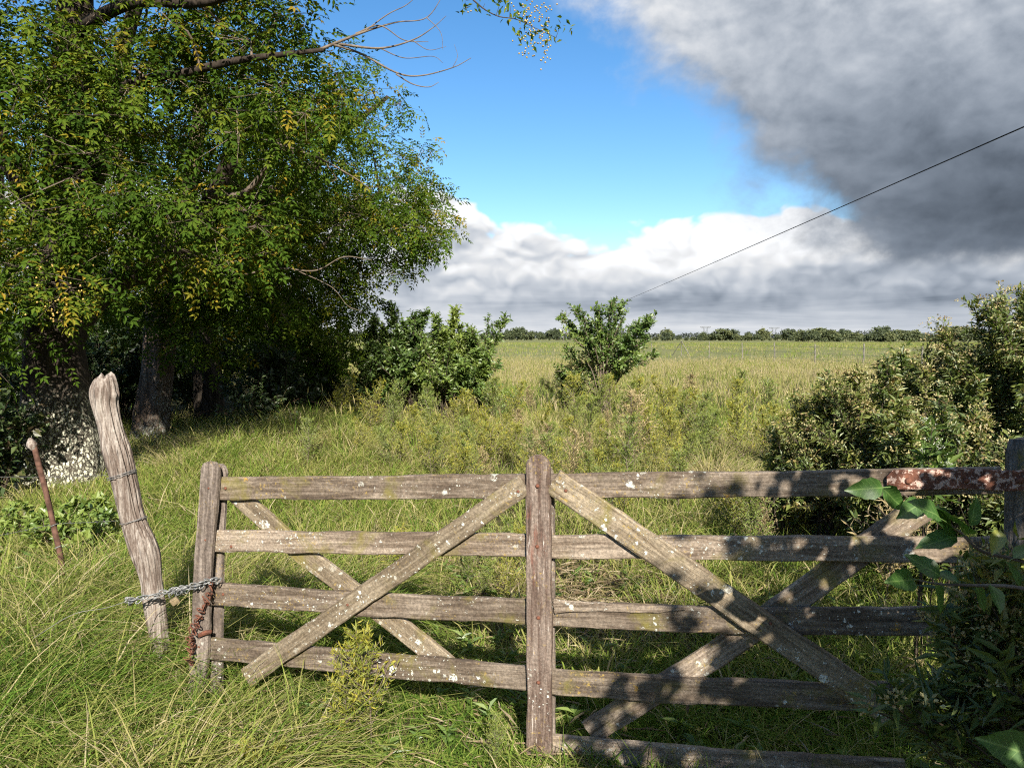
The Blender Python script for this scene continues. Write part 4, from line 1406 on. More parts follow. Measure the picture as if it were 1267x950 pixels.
def build_shrubs():
    rng = np.random.default_rng(77)
    # sapling out in the weeds, open tiers of leaves
    Y = 16.0
    bx = at_y(748, 470, Y)[0]
    b = (bx, Y)
    st = []
    for tip in ((692, 393), (705, 408), (718, 385), (722, 420), (735, 398), (757, 375), (765, 374), (772, 390), (790, 398), (806, 396), (796, 412), (808, 440), (700, 436), (715, 450), (780, 440), (742, 440), (752, 410), (728, 406), (768, 420), (690, 460), (742, 385), (800, 420)):
        for rep in range(2):
            e = at_y(tip[0] + rng.normal(0, 4), tip[1] + rng.normal(0, 3), Y + rng.normal(0, 0.55))
            m = np.array([bx + (e[0] - bx) * 0.35, Y + (e[1] - Y) * 0.4, 0.35 + (e[2] - 0.35) * 0.62])
            st.append([np.array([bx + rng.normal(0, .04), Y + rng.normal(0, .04), 0]), m, e])
    make_shrub('sapling', 'leafy green sapling with open tiers standing in the weeds before the field', 'sapling', b, st, 41, M['leaf_bush'], 11, 0.26, 10, 0.078, 0.56, flowers=0, tlow=0.30, stem_r=0.016, tilt=0.55, tint_mu=0.5, stem_mat=M['twig'])
    # dark clump at its left foot
    make_shrub('weed_shrub', 'dull brown green shrub crouching at the foot of the open sapling', 'shrub', (bx - 0.75, Y + .3), stem_fan(rng, (bx - 0.75, Y + .3), 22, 1.35, 0.65), 42, M['leaf_bacch'], 34, 0.18, 9, 0.05, 0.35, tint_mu=0.4, flowers=0.15, fl_mat=M['flower'])
    # bush clump between lane trees and sapling
    for k, (pxc, topy, Yb, R, n, lab) in enumerate(((508, 372, 14.8, 0.85, 30, 'tall green bush nearest the hanging tree crown'),
                                                    (592, 388, 14.4, 0.78, 28, 'rounded bright green bush at the lane side of the bush clump'),
                                                    (552, 384, 14.2, 0.80, 30, 'low bright bush in the middle of the bush clump'),
                                                    (462, 393, 15.5, 1.05, 28, 'dull green bush half behind the hanging tree crown'))):
        p = at_y(pxc, topy, Yb)
        st = stem_fan(rng, (p[0], Yb), n, p[2] * .92, R, hmin=0.2, power=0.55)
        st += [[np.array([p[0], Yb, 0]), np.array([p[0] + dx * .4, Yb, p[2] * .6]), np.array([p[0] + dx, Yb + rng.normal(0, .2), p[2] * rng.uniform(.80, 1.0)])] for dx in rng.normal(0, R * 0.55, 6)]
        make_shrub('green_bush', lab, 'bush', (p[0], Yb), st, 50 + k, M['leaf_bush'], 20, 0.25, 10, 0.075, 0.50, tint_mu=(0.42, 0.6, 0.68, 0.5)[k], tlow=0.22, stem_r=0.014, tilt=0.5, group='green bushes in the clump beside the trees')
    # the big flowering thicket behind the gate on the right
    spec = [(1275, 350, 5.6, 1.05, 84, 'tallest flowering shrub of the thicket behind the hinge post', 0.5),
            (1168, 408, 6.0, 0.85, 60, 'brownish flowering shrub on the field side of the thicket', 0.42),
            (1092, 448, 5.4, 0.66, 46, 'mid height shrub with cream seed heads in the thicket', 0.5),
            (1020, 472, 5.8, 0.55, 36, 'low shrub with cream seed heads at the lane edge of the thicket', 0.62),
            (1190, 496, 4.6, 0.55, 42, 'dark low shrub directly behind the top rail by the hinge', 0.35),
            (1370, 340, 5.8, 1.0, 50, 'shrub at the outer end of the flowering thicket', 0.5),
            (975, 520, 5.9, 0.36, 18, 'small leafy shrub beside the pale grass tussock', 0.5)]
    for k, (pxc, topy, Yb, R, n, lab, tm) in enumerate(spec):
        p = at_y(pxc, topy, Yb)
        st = stem_fan(rng, (p[0], Yb), n, p[2], R, hmin=0.3, curve=0.10)
        make_shrub('flowering_shrub', lab, 'shrub', (p[0], Yb), st, 60 + k, M['leaf_bacch'], 33, 0.18, 9, 0.052, 0.34, flowers=0.46, fl_mat=M['flower'], fl_size=0.016, tint_mu=tm, tlow=0.18, stem_r=0.008, tilt=0.5, group='flowering shrubs of the thicket', flower_name='seed_heads')
    # undergrowth below the trees
    und = [(-8, 462, 7.3, 0.40, 12, 'creeper like shrub climbing at the foot of the big near trunk', 0.075, 0.55),
           (330, 428, 12.8, 1.0, 46, 'leafy undergrowth shrub below the hanging crown', 0.07, 0.42),
           (395, 440, 15.0, 0.9, 36, 'shaded undergrowth shrub beside the dead brushwood', 0.075, 0.40),
           (140, 365, 14.5, 1.5, 54, 'undergrowth shrub framed between the two nearest trunks', 0.085, 0.45),
           (40, 395, 12.0, 1.4, 50, 'tangled undergrowth shrub behind the big near trunk', 0.075, 0.38),
           (-60, 400, 10.5, 1.5, 44, 'tall undergrowth shrub along the wire fence', 0.075, 0.42),
           (235, 372, 17.5, 1.7, 54, 'deep shaded shrub behind the leaning trunk', 0.09, 0.35),
           (310, 480, 11.0, 0.55, 18, 'low ivy green shrub on the shaded bank', 0.06, 0.5),
           (350, 372, 22.0, 2.2, 50, 'far shrub closing the view under the trees', 0.11, 0.4),
           (90, 335, 24.0, 3.2, 64, 'far thicket shrub behind the leaning trunk', 0.13, 0.35),
           (225, 335, 25.0, 2.8, 64, 'far thicket shrub under the shaded trees', 0.13, 0.35)]
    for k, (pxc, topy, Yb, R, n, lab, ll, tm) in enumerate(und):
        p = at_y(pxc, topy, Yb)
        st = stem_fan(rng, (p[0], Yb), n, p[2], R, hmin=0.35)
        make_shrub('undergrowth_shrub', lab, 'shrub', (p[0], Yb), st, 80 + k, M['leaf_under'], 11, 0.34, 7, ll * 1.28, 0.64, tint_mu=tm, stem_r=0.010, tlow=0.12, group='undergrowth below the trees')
    # dead brushwood heap under the trees
    b = at_y(375, 480, 13.5)
    root = empty('dead_brushwood', (b[0], b[1], 0), 'heap of dead reddish brushwood lying in the shade under the trees', 'brushwood')
    g = Geo()
    for k in range(70):
        a = rng.uniform(0, 6.28)
        p0 = np.array([rng.normal(0, 0.6), rng.normal(0, 0.5), rng.uniform(0.02, 0.35)])
        d = np.array([math.cos(a), math.sin(a), rng.uniform(-0.1, 0.6)])
        L = rng.uniform(0.4, 1.0)
        tube(g, smoothline([p0, p0 + d * L * .5 + rng.normal(0, .06, 3), p0 + d * L + rng.normal(0, .1, 3)], 6), [0.010, 0.003], 4)
    link('branches', g.mesh('branches'), M['dead'], root)
    # flower bush in front of the gate on the right, its heads cream
    st = []
    for tip in ((1118, 868), (1140, 858), (1160, 872), (1185, 850), (1210, 862), (1235, 852), (1262, 840), (1100, 880), (1180, 800), (1165, 780), (1195, 765), (1230, 712), (1245, 700), (1260, 725), (1205, 705), (1215, 790), (1250, 780), (1225, 830), (1150, 900), (1240, 900), (1200, 900), (1262, 880), (1280, 760), (1290, 820), (1300, 720)):
        for rep in range(3):
            Yt = rng.uniform(1.95, 2.32)
            e = at_y(tip[0] + rng.normal(0, 9), tip[1] + rng.normal(0, 8), Yt)
            b0 = np.array([1.75 + rng.normal(0, .10), 2.10 + rng.normal(0, .08), 0.0])
            st.append([b0, b0 * 0.45 + e * 0.55 + np.array([0, 0, 0.10]) + rng.normal(0, .04, 3), e])
    make_shrub('flowering_shrub', 'flowering shrub with cream flower clusters leaning in front of the gate below the hinge', 'shrub', (1.75, 2.1), st, 95, M['leaf_bacch'], 12, 0.13, 7, 0.062, 0.24, flowers=0.7, fl_mat=M['flower'], fl_size=0.012, tint_mu=0.42, tlow=0.35, stem_r=0.0055, tilt=0.45, group=None, flower_name='flower_clusters', fl_n=14)
    # low broad leaved herbs along the wire
    for k, (x, y) in enumerate(((95, 655), (130, 650), (60, 668), (30, 655), (112, 668))):
        p = on_ground(x, y + 26)
        st = stem_fan(rng, (p[0], p[1]), 12, 0.42, 0.22)
        make_shrub('broadleaf_herb', 'low bright broad leaved herb along the wire fence by the stake', 'herb', (p[0], p[1]), st, 110 + k, M['leaf_bush'], 22, 0.08, 5, 0.055, 0.6, stem_r=0.003, tlow=0.3, tint_mu=0.8, group='broad leaved herbs by the stake', stem_mat=M['twig'])
    # white flowered herb behind the rail
    p = at_y(1150, 528, 3.6)
    st = [[np.array([p[0] + rng.normal(0, .03), 3.6 + rng.normal(0, .03), 0]), np.array([p[0], 3.6, p[2] * .6]) + rng.normal(0, .03, 3), p + rng.normal(0, .035, 3) + np.array([0.02 * k, 0, -0.05 * k])] for k in range(5)]
    make_shrub('white_herb', 'thin herb topped with small white flower heads behind the top rail', 'herb', (p[0], 3.6), st, 96, M['leaf_bush'], 10, 0.07, 5, 0.07, 0.28, flowers=0.9, fl_mat=M['flower_white'], fl_size=0.007, tlow=0.55, stem_r=0.004)


build_shrubs()


# ------------------------------------------------------------------ weeds: feathery yellow-green herbs
def weed_meshes(seed, H, n_br, yel):
    rng = np.random.default_rng(seed)
    gs, gl = Geo(), Geo()
    main = smoothline([(0, 0, -0.02), (rng.normal(0, .03), rng.normal(0, .03), H * .5), (rng.normal(0, .06) * H, rng.normal(0, .06) * H, H)], 9)
    tube(gs, main, [0.004, 0.0015], 4)
    P0, P1 = [], []
    for k in range(n_br):
        u = rng.uniform(0.2, 0.98)
        o = np.array([np.interp(u, np.linspace(0, 1, 9), main[:, q]) for q in range(3)])
        a = rng.uniform(0, 6.28)
        L = H * (0.42 * (1 - u) + 0.10) * rng.uniform(0.6, 1.3)
        e = o + np.array([math.cos(a) * L * .75, math.sin(a) * L * .75, L * 0.75])
        P0.append(o)
        P1.append(e)
    P0, P1 = np.array(P0), np.array(P1)
    sticks(gs, P0, P1, 0.0018, 0.0008)
    for k in range(16):
        f = (k + rng.uniform(0, 1, n_br)) / 16
        P = P0 + (P1 - P0) * f[:, None]
        d = unit(unit(P1 - P0) * 0.6 + rvec(rng, n_br) * 0.8)
        L = 0.032 * rng.uniform(0.6, 1.4, n_br)
        kites(gl, P, d, rvec(rng, n_br), L, L * 0.20, 0.1, 0.1, np.clip(rng.normal(0.35 + yel * f, 0.15), 0, 1))
    return gs.mesh('stem'), gl.mesh('foliage')


def build_weeds():
    rng = np.random.default_rng(123)
    kinds = [weed_meshes(200 + k, 0.55, 60, 0.3 + 0.12 * (k % 3)) for k in range(5)]
    done = []
    for s, l in kinds:
        s.materials.append(M['twig'])
        l.materials.append(M['weed'] if len(done) % 5 in (0, 1) else M['weed_green'] if len(done) % 5 in (2, 3) else M['weed_dry'])
        done.append(1)
    def place(x, y, sc, k, label, group):
        r = empty('feathery_weed', (x, y, float(gz(x, y))), label, 'weed', group)
        r.rotation_euler = (rng.normal(0, .08), rng.normal(0, .08), rng.uniform(0, 6.28))
        r.scale = (sc, sc, sc)
        link('stem', kinds[k][0], None, r)
        tag(link('foliage', kinds[k][1], None, r), kind='stuff')
    # the one growing up against the lower rail
    p = on_gate(462, 905, 0.10)
    place(p[0], p[1] - 0.05, 0.95, 0, 'feathery yellow green weed growing up in front of the lower rail', None)
    place(p[0] - 0.10, p[1] - 0.02, 0.75, 1, 'shorter feathery weed beside the one against the lower rail', None)
    p = on_gate(610, 925, 0.12)
    place(p[0], p[1], 0.42, 2, 'low fresh green feathery weed just left of the centre stile foot', None)
    p = on_ground(305, 1000)
    place(p[0], p[1], 0.45, 1, 'yellow feathery weed in the open grass before the gate', None)
    place(p[0] + 0.12, p[1] + 0.06, 0.36, 0, 'small yellow weed next to the yellow one before the gate', None)
    spots = []
    def patch(px0, py0, Y, n, sx, sy, s0, s1, where):
        c = at_y(px0, py0, Y)
        for k in range(n):
            spots.append((c[0] + rng.normal(0, sx), Y + rng.normal(0, sy), rng.uniform(s0, s1), where))
    patch(620, 500, 9.8, 22, 0.8, 1.3, 0.7, 1.35, 'straight up the lane from the centre stile')
    patch(560, 510, 9.0, 14, 0.6, 0.9, 0.7, 1.2, 'on the tree side of the lane middle')
    patch(830, 500, 10.0, 26, 1.0, 1.6, 0.8, 1.5, 'before the open sapling')
    patch(920, 500, 9.0, 22, 0.7, 1.6, 0.9, 1.6, 'between the sapling and the flowering thicket')
    patch(700, 520, 7.5, 16, 0.6, 0.9, 0.7, 1.2, 'just beyond the worn middle of the lane')
    patch(600, 690, 5.0, 8, 0.30, 0.25, 0.5, 0.8, 'seen between the gate rails beside the centre stile')
    patch(780, 470, 13.5, 24, 1.9, 1.3, 1.0, 1.9, 'around the foot of the open sapling')
    patch(520, 500, 12.0, 18, 0.9, 1.8, 0.8, 1.6, 'below the green bush clump')
    patch(960, 560, 6.0, 10, 0.3, 0.5, 0.7, 1.2, 'beside the pale grass tussock')
    KI = [0, 2, 1, 3, 0, 2, 1, 3, 0, 4]
    for i, (x, y, s, where) in enumerate(spots):
        place(x, y, s, KI[i % 10], 'feathery ' + ('yellow green', 'yellow green', 'fresh green', 'fresh green', 'dry russet')[KI[i % 10]] + ' weed ' + where, ('yellow', 'yellow', 'green', 'green', 'dry')[KI[i % 10]] + ' weeds ' + where)


build_weeds()

# ------------------------------------------------------------------ mulberry: shoots at the gate and the tree that shades it
def leaf_blade(seed, n=9):
    """ovate toothed leaf along +x, unit length, folded on its midrib"""
    rng = np.random.default_rng(seed)
    g = Geo()
    V, Q = [], []
    for i in range(n + 1):
        u = i / n
        w = 0.27 * (math.sin(math.pi * min(1, u ** 0.72)) ** 0.85) if 0 < u < 1 else 0.012
        tooth = 1 + (0.06 if i % 2 else -0.05)
        zc = -0.18 * u * u + 0.02 * math.sin(u * 9)
        V += [(u, -w * tooth, zc + 0.28 * w + rng.normal(0, .012)), (u, -w * .5, zc + 0.10 * w), (u, 0, zc), (u, w * .5, zc + 0.10 * w), (u, w * tooth, zc + 0.28 * w + rng.normal(0, .012))]
    for i in range(n):
        for j in range(4):
            Q.append((i * 5 + j, (i + 1) * 5 + j, (i + 1) * 5 + j + 1, i * 5 + j + 1))
    k = len(V)
    V += [(-0.22, -.012, 0.03), (-0.22, .012, 0.03), (0.02, .012, 0.0), (0.02, -.012, 0.0)]
    Q.append((k, k + 1, k + 2, k + 3))
    g.add(V, None, Q, 0.3 + 0.4 * rng.uniform())
    return g.mesh('leaf', True)


def build_mulberry():
    rng = np.random.default_rng(55)
    blades = [leaf_blade(300 + k) for k in range(4)]
    for b in blades:
        b.materials.append(M['mulberry'])
    pale = leaf_blade(310)
    pale.materials.append(M['mulberry_pale'])
    b0 = np.array([1.72, 1.75, 0.0])
    root = empty('mulberry_shoot', b0, 'mulberry shoots with large glossy green leaves reaching in front of the hinge side', 'shrub')
    g = Geo()
    shoots = [
        [b0, at_y(1420, 800, 1.80), at_y(1330, 725, 1.82), at_y(1267, 695, 1.84), at_y(1215, 682, 1.85), at_y(1190, 660, 1.86), at_y(1163, 640, 1.86), at_y(1110, 607, 1.88)],
        [b0, at_y(1420, 860, 1.74), at_y(1340, 752, 1.76), at_y(1262, 727, 1.78), at_y(1200, 724, 1.80), at_y(1160, 722, 1.80), at_y(1130, 716, 1.82)],
        [b0, at_y(1400, 960, 1.66), at_y(1330, 945, 1.64), at_y(1285, 936, 1.62)],
        [b0, at_y(1500, 600, 1.80), at_y(1440, 450, 1.85), at_y(1420, 330, 1.9)]]
    for s in shoots:
        tube(g, smoothline(s, 26) - b0, [0.012, 0.006, 0.004, 0.0018], 6)
    link('stem', g.mesh('stem', True), M['twig'], root)
    leaves = [((1092, 603), (1046, 607), 0.92, 0), ((1091, 604), (1127, 633), 0.9, 0), ((1163, 641), (1128, 614), 0.95, 0), ((1194, 660), (1164, 614), 1.0, 0),
              ((1184, 664), (1129, 674), 1.0, 0), ((1163, 713), (1120, 681), 1.0, 0), ((1160, 708), (1188, 717), 0.9, 0), ((1131, 717), (1099, 718), 0.95, 0),
              ((1157, 724), (1172, 765), 0.95, 0), ((1206, 724), (1226, 762), 0.95, 0), ((1226, 724), (1244, 758), 0.9, 0), ((1237, 656), (1229, 688), 0.8, 1),
              ((1255, 690), (1285, 672), 1.0, 0), ((1290, 938), (1212, 914), 1.0, 0), ((1178, 652), (1152, 630), 0.8, 0), ((1262, 727), (1250, 690), 0.8, 0),
              ((1200, 650), (1215, 610), 0.9, 0), ((1140, 622), (1112, 640), 0.7, 0)]
    # more on the shoots outside the frame
    for k in range(60):
        s = smoothline(shoots[rng.choice([0, 1, 3, 3])], 26)
        i = rng.integers(4, 15)
        q, _, _ = project(s[i:i + 1])
        if q[0] < 1300:
            continue
        leaves.append((s[i], unit(rvec(rng, 1)[0] * np.array([1, 1, .5]) + [0, 0, -.2]) * 0.09, 1.0, 0))
    for k, (a, b, sc, pl) in enumerate(leaves):
        if len(a) == 2:
            Y = 1.80 + 0.05 * math.sin(k * 2.3) if a[1] < 900 else 1.62
            A = at_y(*a, Y)
            B = at_y(*b, Y - 0.03 + 0.05 * math.sin(k * 1.7))
        else:
            A, B = np.array(a), np.array(a) + np.array(b)
        L = float(np.linalg.norm(B - A))
        up = unit(np.array([0.1, -0.75, 0.75]) + rng.normal(0, 0.28, 3))
        o = frame_obj('leaf', pale if pl else blades[k % 4], None, root, A, B - A, up)
        L = L * 0.9
        o.scale = (L, L * 1.0, L)
    # the tree behind the viewer: its crown throws the leafy shade on the right of the gate
    t0 = np.array([2.9, -1.7, 0.0])
    root = empty('mulberry_tree', t0, 'mulberry tree on the verge that throws leafy shade over the gate', 'tree')
    centres = []
    def shade(p, a0, a1):
        # the leaf that shades p hangs somewhere up the sunbeam, clear of the open verge
        for t in np.arange(1.2, 6.0, 0.1):
            c = p + SUNV * t
            a, b_, d_ = project(c[None] - np.array([0, 0, 0.12]))
            out = d_[0] < 0.05 or a[0] > IW + 260
            if (c[1] < -0.55) or (c[0] > 1.35 and out and c[2] > 0.9):
                centres.append(c + SUNV * rng.uniform(a0, a1) + rng.normal(0, .02, 3))
                return
    zones = [((900, 1130), (640, 705), 14), ((950, 1150), (725, 800), 20), ((1000, 1110), (800, 960), 16), ((830, 1010), (818, 960), 34), ((720, 840), (850, 965), 16), ((1180, 1230), (575, 600), 3), ((960, 1100), (770, 870), 14)]
    for (xa, xb), (ya, yb), n in zones:
        for k in range(n):
            shade(on_gate(rng.uniform(xa, xb), rng.uniform(ya, yb)), 0.0, 0.9)
    for k in range(75):                                   # the same shade on the ground around the hinge end
        x, y = rng.uniform(0.75, 1.9), rng.uniform(2.0, 3.9)
        if y > 2.7 and x < 0.95 + 0.55 * (y - 2.7):
            continue
        shade(np.array([x, y, 0.1]), 0.0, 1.2)
    for k in range(60):
        shade(np.array([rng.uniform(1.25, 2.4), rng.uniform(3.0, 4.5), 0.15]), 0.0, 1.0)
    for (x, y) in ((968, 596), (985, 600), (1008, 590), (1024, 602), (1040, 594), (938, 668), (1190, 590)):
        shade(on_gate(x, y), 0.0, 0.15)
    for k in range(60):                                   # the rest of the crown, over the verge
        centres.append(np.array([3.0 + rng.normal(0, 0.9), -2.0 + rng.normal(0, 0.7), 3.6 + rng.normal(0, 0.6)]))
    C = np.array(centres)
    gl, gb = Geo(), Geo()
    tube(gb, smoothline([(0, 0, -.1), (-.1, .1, 1.2), (.05, .1, 2.3), (-.2, .2, 3.3), (-.3, .2, 4.3)], 16), [0.14, 0.11, 0.09, 0.06, 0.03], 9)
    sk = smoothline([(0, 0, 1.2), (.05, .1, 2.3), (-.2, .2, 3.3), (-.3, .2, 4.2)], 12)
    nodes = sk.copy()
    for c in C[np.argsort(((C - t0 - sk.mean(0)) ** 2).sum(1))]:
        q = c - t0
        j = int(np.argmin(((nodes - q) ** 2).sum(1)))
        P = smoothline([nodes[j], (nodes[j] + q) / 2 + rng.normal(0, .03, 3), q], 4)
        tube(gb, P, [0.012, 0.006] if np.linalg.norm(q - nodes[j]) > .6 else [0.006, 0.003], 4)
        nodes = np.vstack([nodes, P[1:]])
    n = len(C) * 8
    ci = np.repeat(np.arange(len(C)), 8)
    P = C[ci] + rng.normal(0, 0.06, (n, 3))
    D = unit(rvec(rng, n) * np.array([1, 1, .5]) + np.array([0, 0, -.4]))
    N = unit(SUNV * 0.8 + rng.normal(0, .5, (n, 3)))
    L = rng.uniform(0.06, 0.11, n)
    S = unit(np.cross(D, N))
    M_ = np.cross(S, D)
    V = np.zeros((n, 8, 3))
    for q, (u, w) in enumerate(((0, 0), (.12, .24), (.36, .36), (.68, .25), (1.0, 0), (.68, -.25), (.36, -.36), (.12, -.24))):
        V[:, q] = P - t0 + (D * u + S * w + M_ * (0.22 * abs(w) - 0.12 * u * u)) * L[:, None]
    bI = np.arange(n)[:, None] * 8
    gl.add(V.reshape(-1, 3), np.concatenate([bI + np.array([[0, 1, 2]]), bI + np.array([[0, 2, 3]]), bI + np.array([[0, 3, 4]]), bI + np.array([[0, 4, 5]]), bI + np.array([[0, 5, 6]]), bI + np.array([[0, 6, 7]])]), None, np.repeat(rng.uniform(0, 1, n), 8))
    link('trunk', gb.mesh('trunk', True), M['twig'], root)
    tag(link('crown', gl.mesh('crown'), M['mulberry'], root), kind='stuff')


build_mulberry()


# ------------------------------------------------------------------ the hanging twig of berries at the top of the view
def build_hanging_twig():
    Y = 5.2
    path = smoothline([at_y(420, -210, Y + .8), at_y(500, -120, Y + .4), at_y(570, -20, Y + .1), at_y(592, 6, Y), at_y(615, 20, Y), at_y(638, 24, Y), at_y(660, 34, Y), at_y(688, 47, Y)], 40)
    o = path[0]
    root = empty('hanging_branch', o, 'thin hanging branch with pale yellow berries and a few leaves against the sky', 'branch')
    g, gl, gb = Geo(), Geo(), Geo()
    rng = np.random.default_rng(9)
    tube(g, path - o, [0.012, 0.004, 0.0018], 5)
    P, D = [], []
    for (x, y, n) in ((575, 2, 16), (600, 5, 10), (632, 8, 16), (645, 25, 22), (655, 45, 16), (680, 40, 20), (692, 35, 12), (620, 0, 12)):
        c = at_y(x, y, Y)
        tube(g, smoothline([path[np.argmin(((path - c) ** 2).sum(1))], c], 3) - o, [0.002, 0.001], 4)
        P.append(c + rng.normal(0, .045, (n, 3)))
    P = np.concatenate(P)
    n = len(P)
    L = rng.uniform(0.035, 0.06, n)
    kites(gl, P - o, unit(rvec(rng, n) + [0, 0, -.5]), unit(rvec(rng, n) + [0, -.4, .8]), L, L * .42, .15, .12, rng.uniform(0.2, 0.9, n))
    B = []
    for (x, y, m) in ((655, 22, 34), (672, 12, 30), (650, 52, 26), (676, 58, 30), (666, 40, 20), (582, -2, 14), (640, 2, 14)):
        B.append(at_y(x, y, Y) + rng.normal(0, 1, (m, 3)) * [.035, .035, .06])
    B = np.concatenate(B)
    octa(gb, B - o, 0.0075)
    link('twig', g.mesh('twig', True), M['twig_dark'], root)
    tag(link('leaves', gl.mesh('leaves'), M['leaf_melia'], root), kind='stuff')
    tag(link('berries', gb.mesh('berries', True), M['berry'], root), kind='stuff')


build_hanging_twig()


# ------------------------------------------------------------------ overhead line and the far country
def build_far():
    rng = np.random.default_rng(66)
    # overhead line: one cable 6 m up on slim poles running away down the field edge
    d0 = ray(1267, 152)
    d1 = ray(742, 385)
    H = 6.2
    A = CAM + d0 * ((H - CAMZ) / d0[2])
    B = CAM + d1 * ((H - CAMZ) / d1[2])
    u = unit((B - A) * [1, 1, 0])
    near = A - u * 30
    far = B + u * 190
    pts = []
    for a, b in ((near, B), (B, far)):
        for t in np.linspace(0, 1, 40):
            p = a * (1 - t) + b * t
            p[2] = H - 0.5 * t * (1 - t)
            pts.append(p)
    g = Geo()
    tube(g, np.array(pts) - near, [0.016], 5)
    w = empty('overhead_cable', near, 'black overhead cable slanting across the clouds towards the horizon', 'cable')
    link('cable', g.mesh('cable', True), M['cable'], w)
    for p, lab in ((near, 'roadside pole that carries the near end of the black cable'), (B, 'slim cable pole standing hidden behind the open sapling'), (far, 'distant cable pole where the black cable meets the horizon')):
        r = empty('cable_pole', (p[0], p[1], 0), lab, 'pole', 'cable poles')
        g = Geo()
        tube(g, np.array([(0, 0, -.3), (0, 0, 3), (0, 0, H + .12)]), [0.10, 0.085, 0.07], 8)
        link('shaft', g.mesh('shaft', True), M['old_post'], r)
        g = Geo()
        tube(g, np.array([(0, 0, H - .12), (0, 0, H - .02), (0, 0, H + .02)]) + [0.09, 0, 0], [0.03, 0.045, 0.02], 7)
        link('insulator', g.mesh('insulator', True), M['galv'], r)
    # field fence
    posts = [(838, 3.2, 0.35), (848, 3.2, -0.3), (843, 3.2, 0.0), (877, 0, 0), (918, 0, 0), (958, 0, 0), (1008, 0, 0), (1068, 0, 0), (1140, 0, 0), (1225, 0, 0), (806, 0, 0), (785, 0, 0)]
    fa = np.array([(1008 - 633.5) / FPX, 1.0]) * 42.0
    fdir = unit(np.array([(877 - 633.5) / FPX * 62.0 - fa[0], 62.0 - fa[1]]))
    def fpos(pxx):
        k = (pxx - 633.5) / FPX
        # intersection of the view direction with the fence line
        s = (fa[0] - k * fa[1]) / (k * fdir[1] - fdir[0])
        return fa + fdir * s
    root = empty('field_fence', (*fa, 0), 'wire fence of grey posts along the edge of the far field', 'fence')
    ends = []
    for k, (pxx, off, lean) in enumerate(posts):
        q = fpos(pxx)
        g = Geo()
        hgt = 1.40 + 0.05 * math.sin(k * 3)
        b = np.array([q[0] - fa[0], q[1] - fa[1], 0.0])
        if lean:
            # strainer struts leaning to a common head
            hq = fpos(843)
            h = np.array([hq[0] - fa[0], hq[1] - fa[1], hgt])
            tube(g, np.array([b + [-lean * 1.6, 0, -.1], h]), [0.036, 0.032], 6)
            link('strut', g.mesh('strut'), M['old_post'], root)
        else:
            tube(g, np.array([b + [0, 0, -.2], b + [0.02, 0, hgt * .5], b + [0.03 * math.sin(k), 0, hgt]]), [0.045, 0.040, 0.035], 7)
            link('post', g.mesh('post'), M['old_post'], root)
            ends.append(b)
    ends = sorted(ends, key=lambda v: float(v[0] * fdir[0] + v[1] * fdir[1]))
    for z in (0.5, 0.85, 1.2):
        g = Geo()
        tube(g, np.array([e + [0, -0.06, z] for e in ends]), [0.006], 4)
        link('wire', g.mesh('wire'), M['wire'], root)
    # tree templates for the far hedgerow
    def tmpl(seed, W, H, n, ls, tm):
        r = np.random.default_rng(seed)
        g = Geo()
        cl = rvec(r, 26) * (r.uniform(0.2, 1, (26, 1)) ** .5) * [W * .5, W * .4, H * .40] + [0, 0, H * .50]
        ci = r.integers(0, 26, n)
        P = cl[ci] + rvec(r, n) * (r.uniform(0, 1, (n, 1)) ** .4) * [W * .17, W * .17, H * .15]
        P[:, 2] = np.maximum(P[:, 2], 0.2)
        L = ls * r.uniform(.6, 1.4, n)
        kites(g, P, unit(rvec(r, n) + [0, 0, -.2]), unit(rvec(r, n) + [0, -.3, .8]), L, L * .7, .1, .1, np.clip(r.normal(tm, .15, n) + r.normal(0, .1, 26)[ci], 0, 1))
        gt = Geo()
        tube(gt, smoothline([(0, 0, -.3), (.1, 0, H * .3), (.0, .1, H * .7)], 6), [H * .035, H * .02, H * .008], 6)
        a, b = gt.mesh('trunk'), g.mesh('crown')
        a.materials.append(M['bark3'])
        b.materials.append(M['far_leaf'])
        return a, b
    T = [tmpl(400 + k, W, H, n, ls, tm) for k, (W, H, n, ls, tm) in enumerate(((9, 7.5, 1500, 0.8, .5), (7, 9, 1500, 0.8, .35), (12, 6.5, 1700, 0.85, .65), (8, 6, 1300, 0.75, .55), (6, 5, 1000, .7, .8)))]
    labs = ['olive hedgerow tree in the line beyond the far field', 'tall dark hedgerow tree in the line beyond the far field', 'broad light green hedgerow tree in the line beyond the far field', 'rounded hedgerow tree in the line beyond the far field', 'small yellowish hedgerow tree in the line beyond the far field']
    groups = ['olive trees of the far hedgerow', 'tall dark trees of the far hedgerow', 'broad light trees of the far hedgerow', 'rounded trees of the far hedgerow', 'small yellowish trees of the far hedgerow']
    def far_tree(pxx, Y, k, s, sz=1.0):
        p = ((pxx - 633.5) / FPX * Y, Y, 0)
        r = empty('hedgerow_tree', p, labs[k], 'tree', groups[k])
        r.scale = (s, s, s * sz)
        r.rotation_euler = (0, 0, rng.uniform(0, 6.28))
        link('trunk', T[k][0], None, r)
        tag(link('crown', T[k][1], None, r), kind='stuff')
    # (photo x, distance, kind, scale)
    x = 1160.0
    while x > 985:
        far_tree(x, 330 + rng.uniform(-20, 30), int(rng.choice([2, 2, 0, 3, 4])), rng.uniform(0.5, 0.95))
        x -= rng.uniform(4, 9)
    far_tree(1088, 335, 0, 1.02)
    far_tree(1021, 380, 3, 1.15)
    x = 1000.0
    while x > 800:
        far_tree(x, 430 + rng.uniform(-30, 40), int(rng.choice([0, 1, 2, 3, 4])), rng.uniform(0.35, 0.9))
        x -= rng.uniform(4, 10)
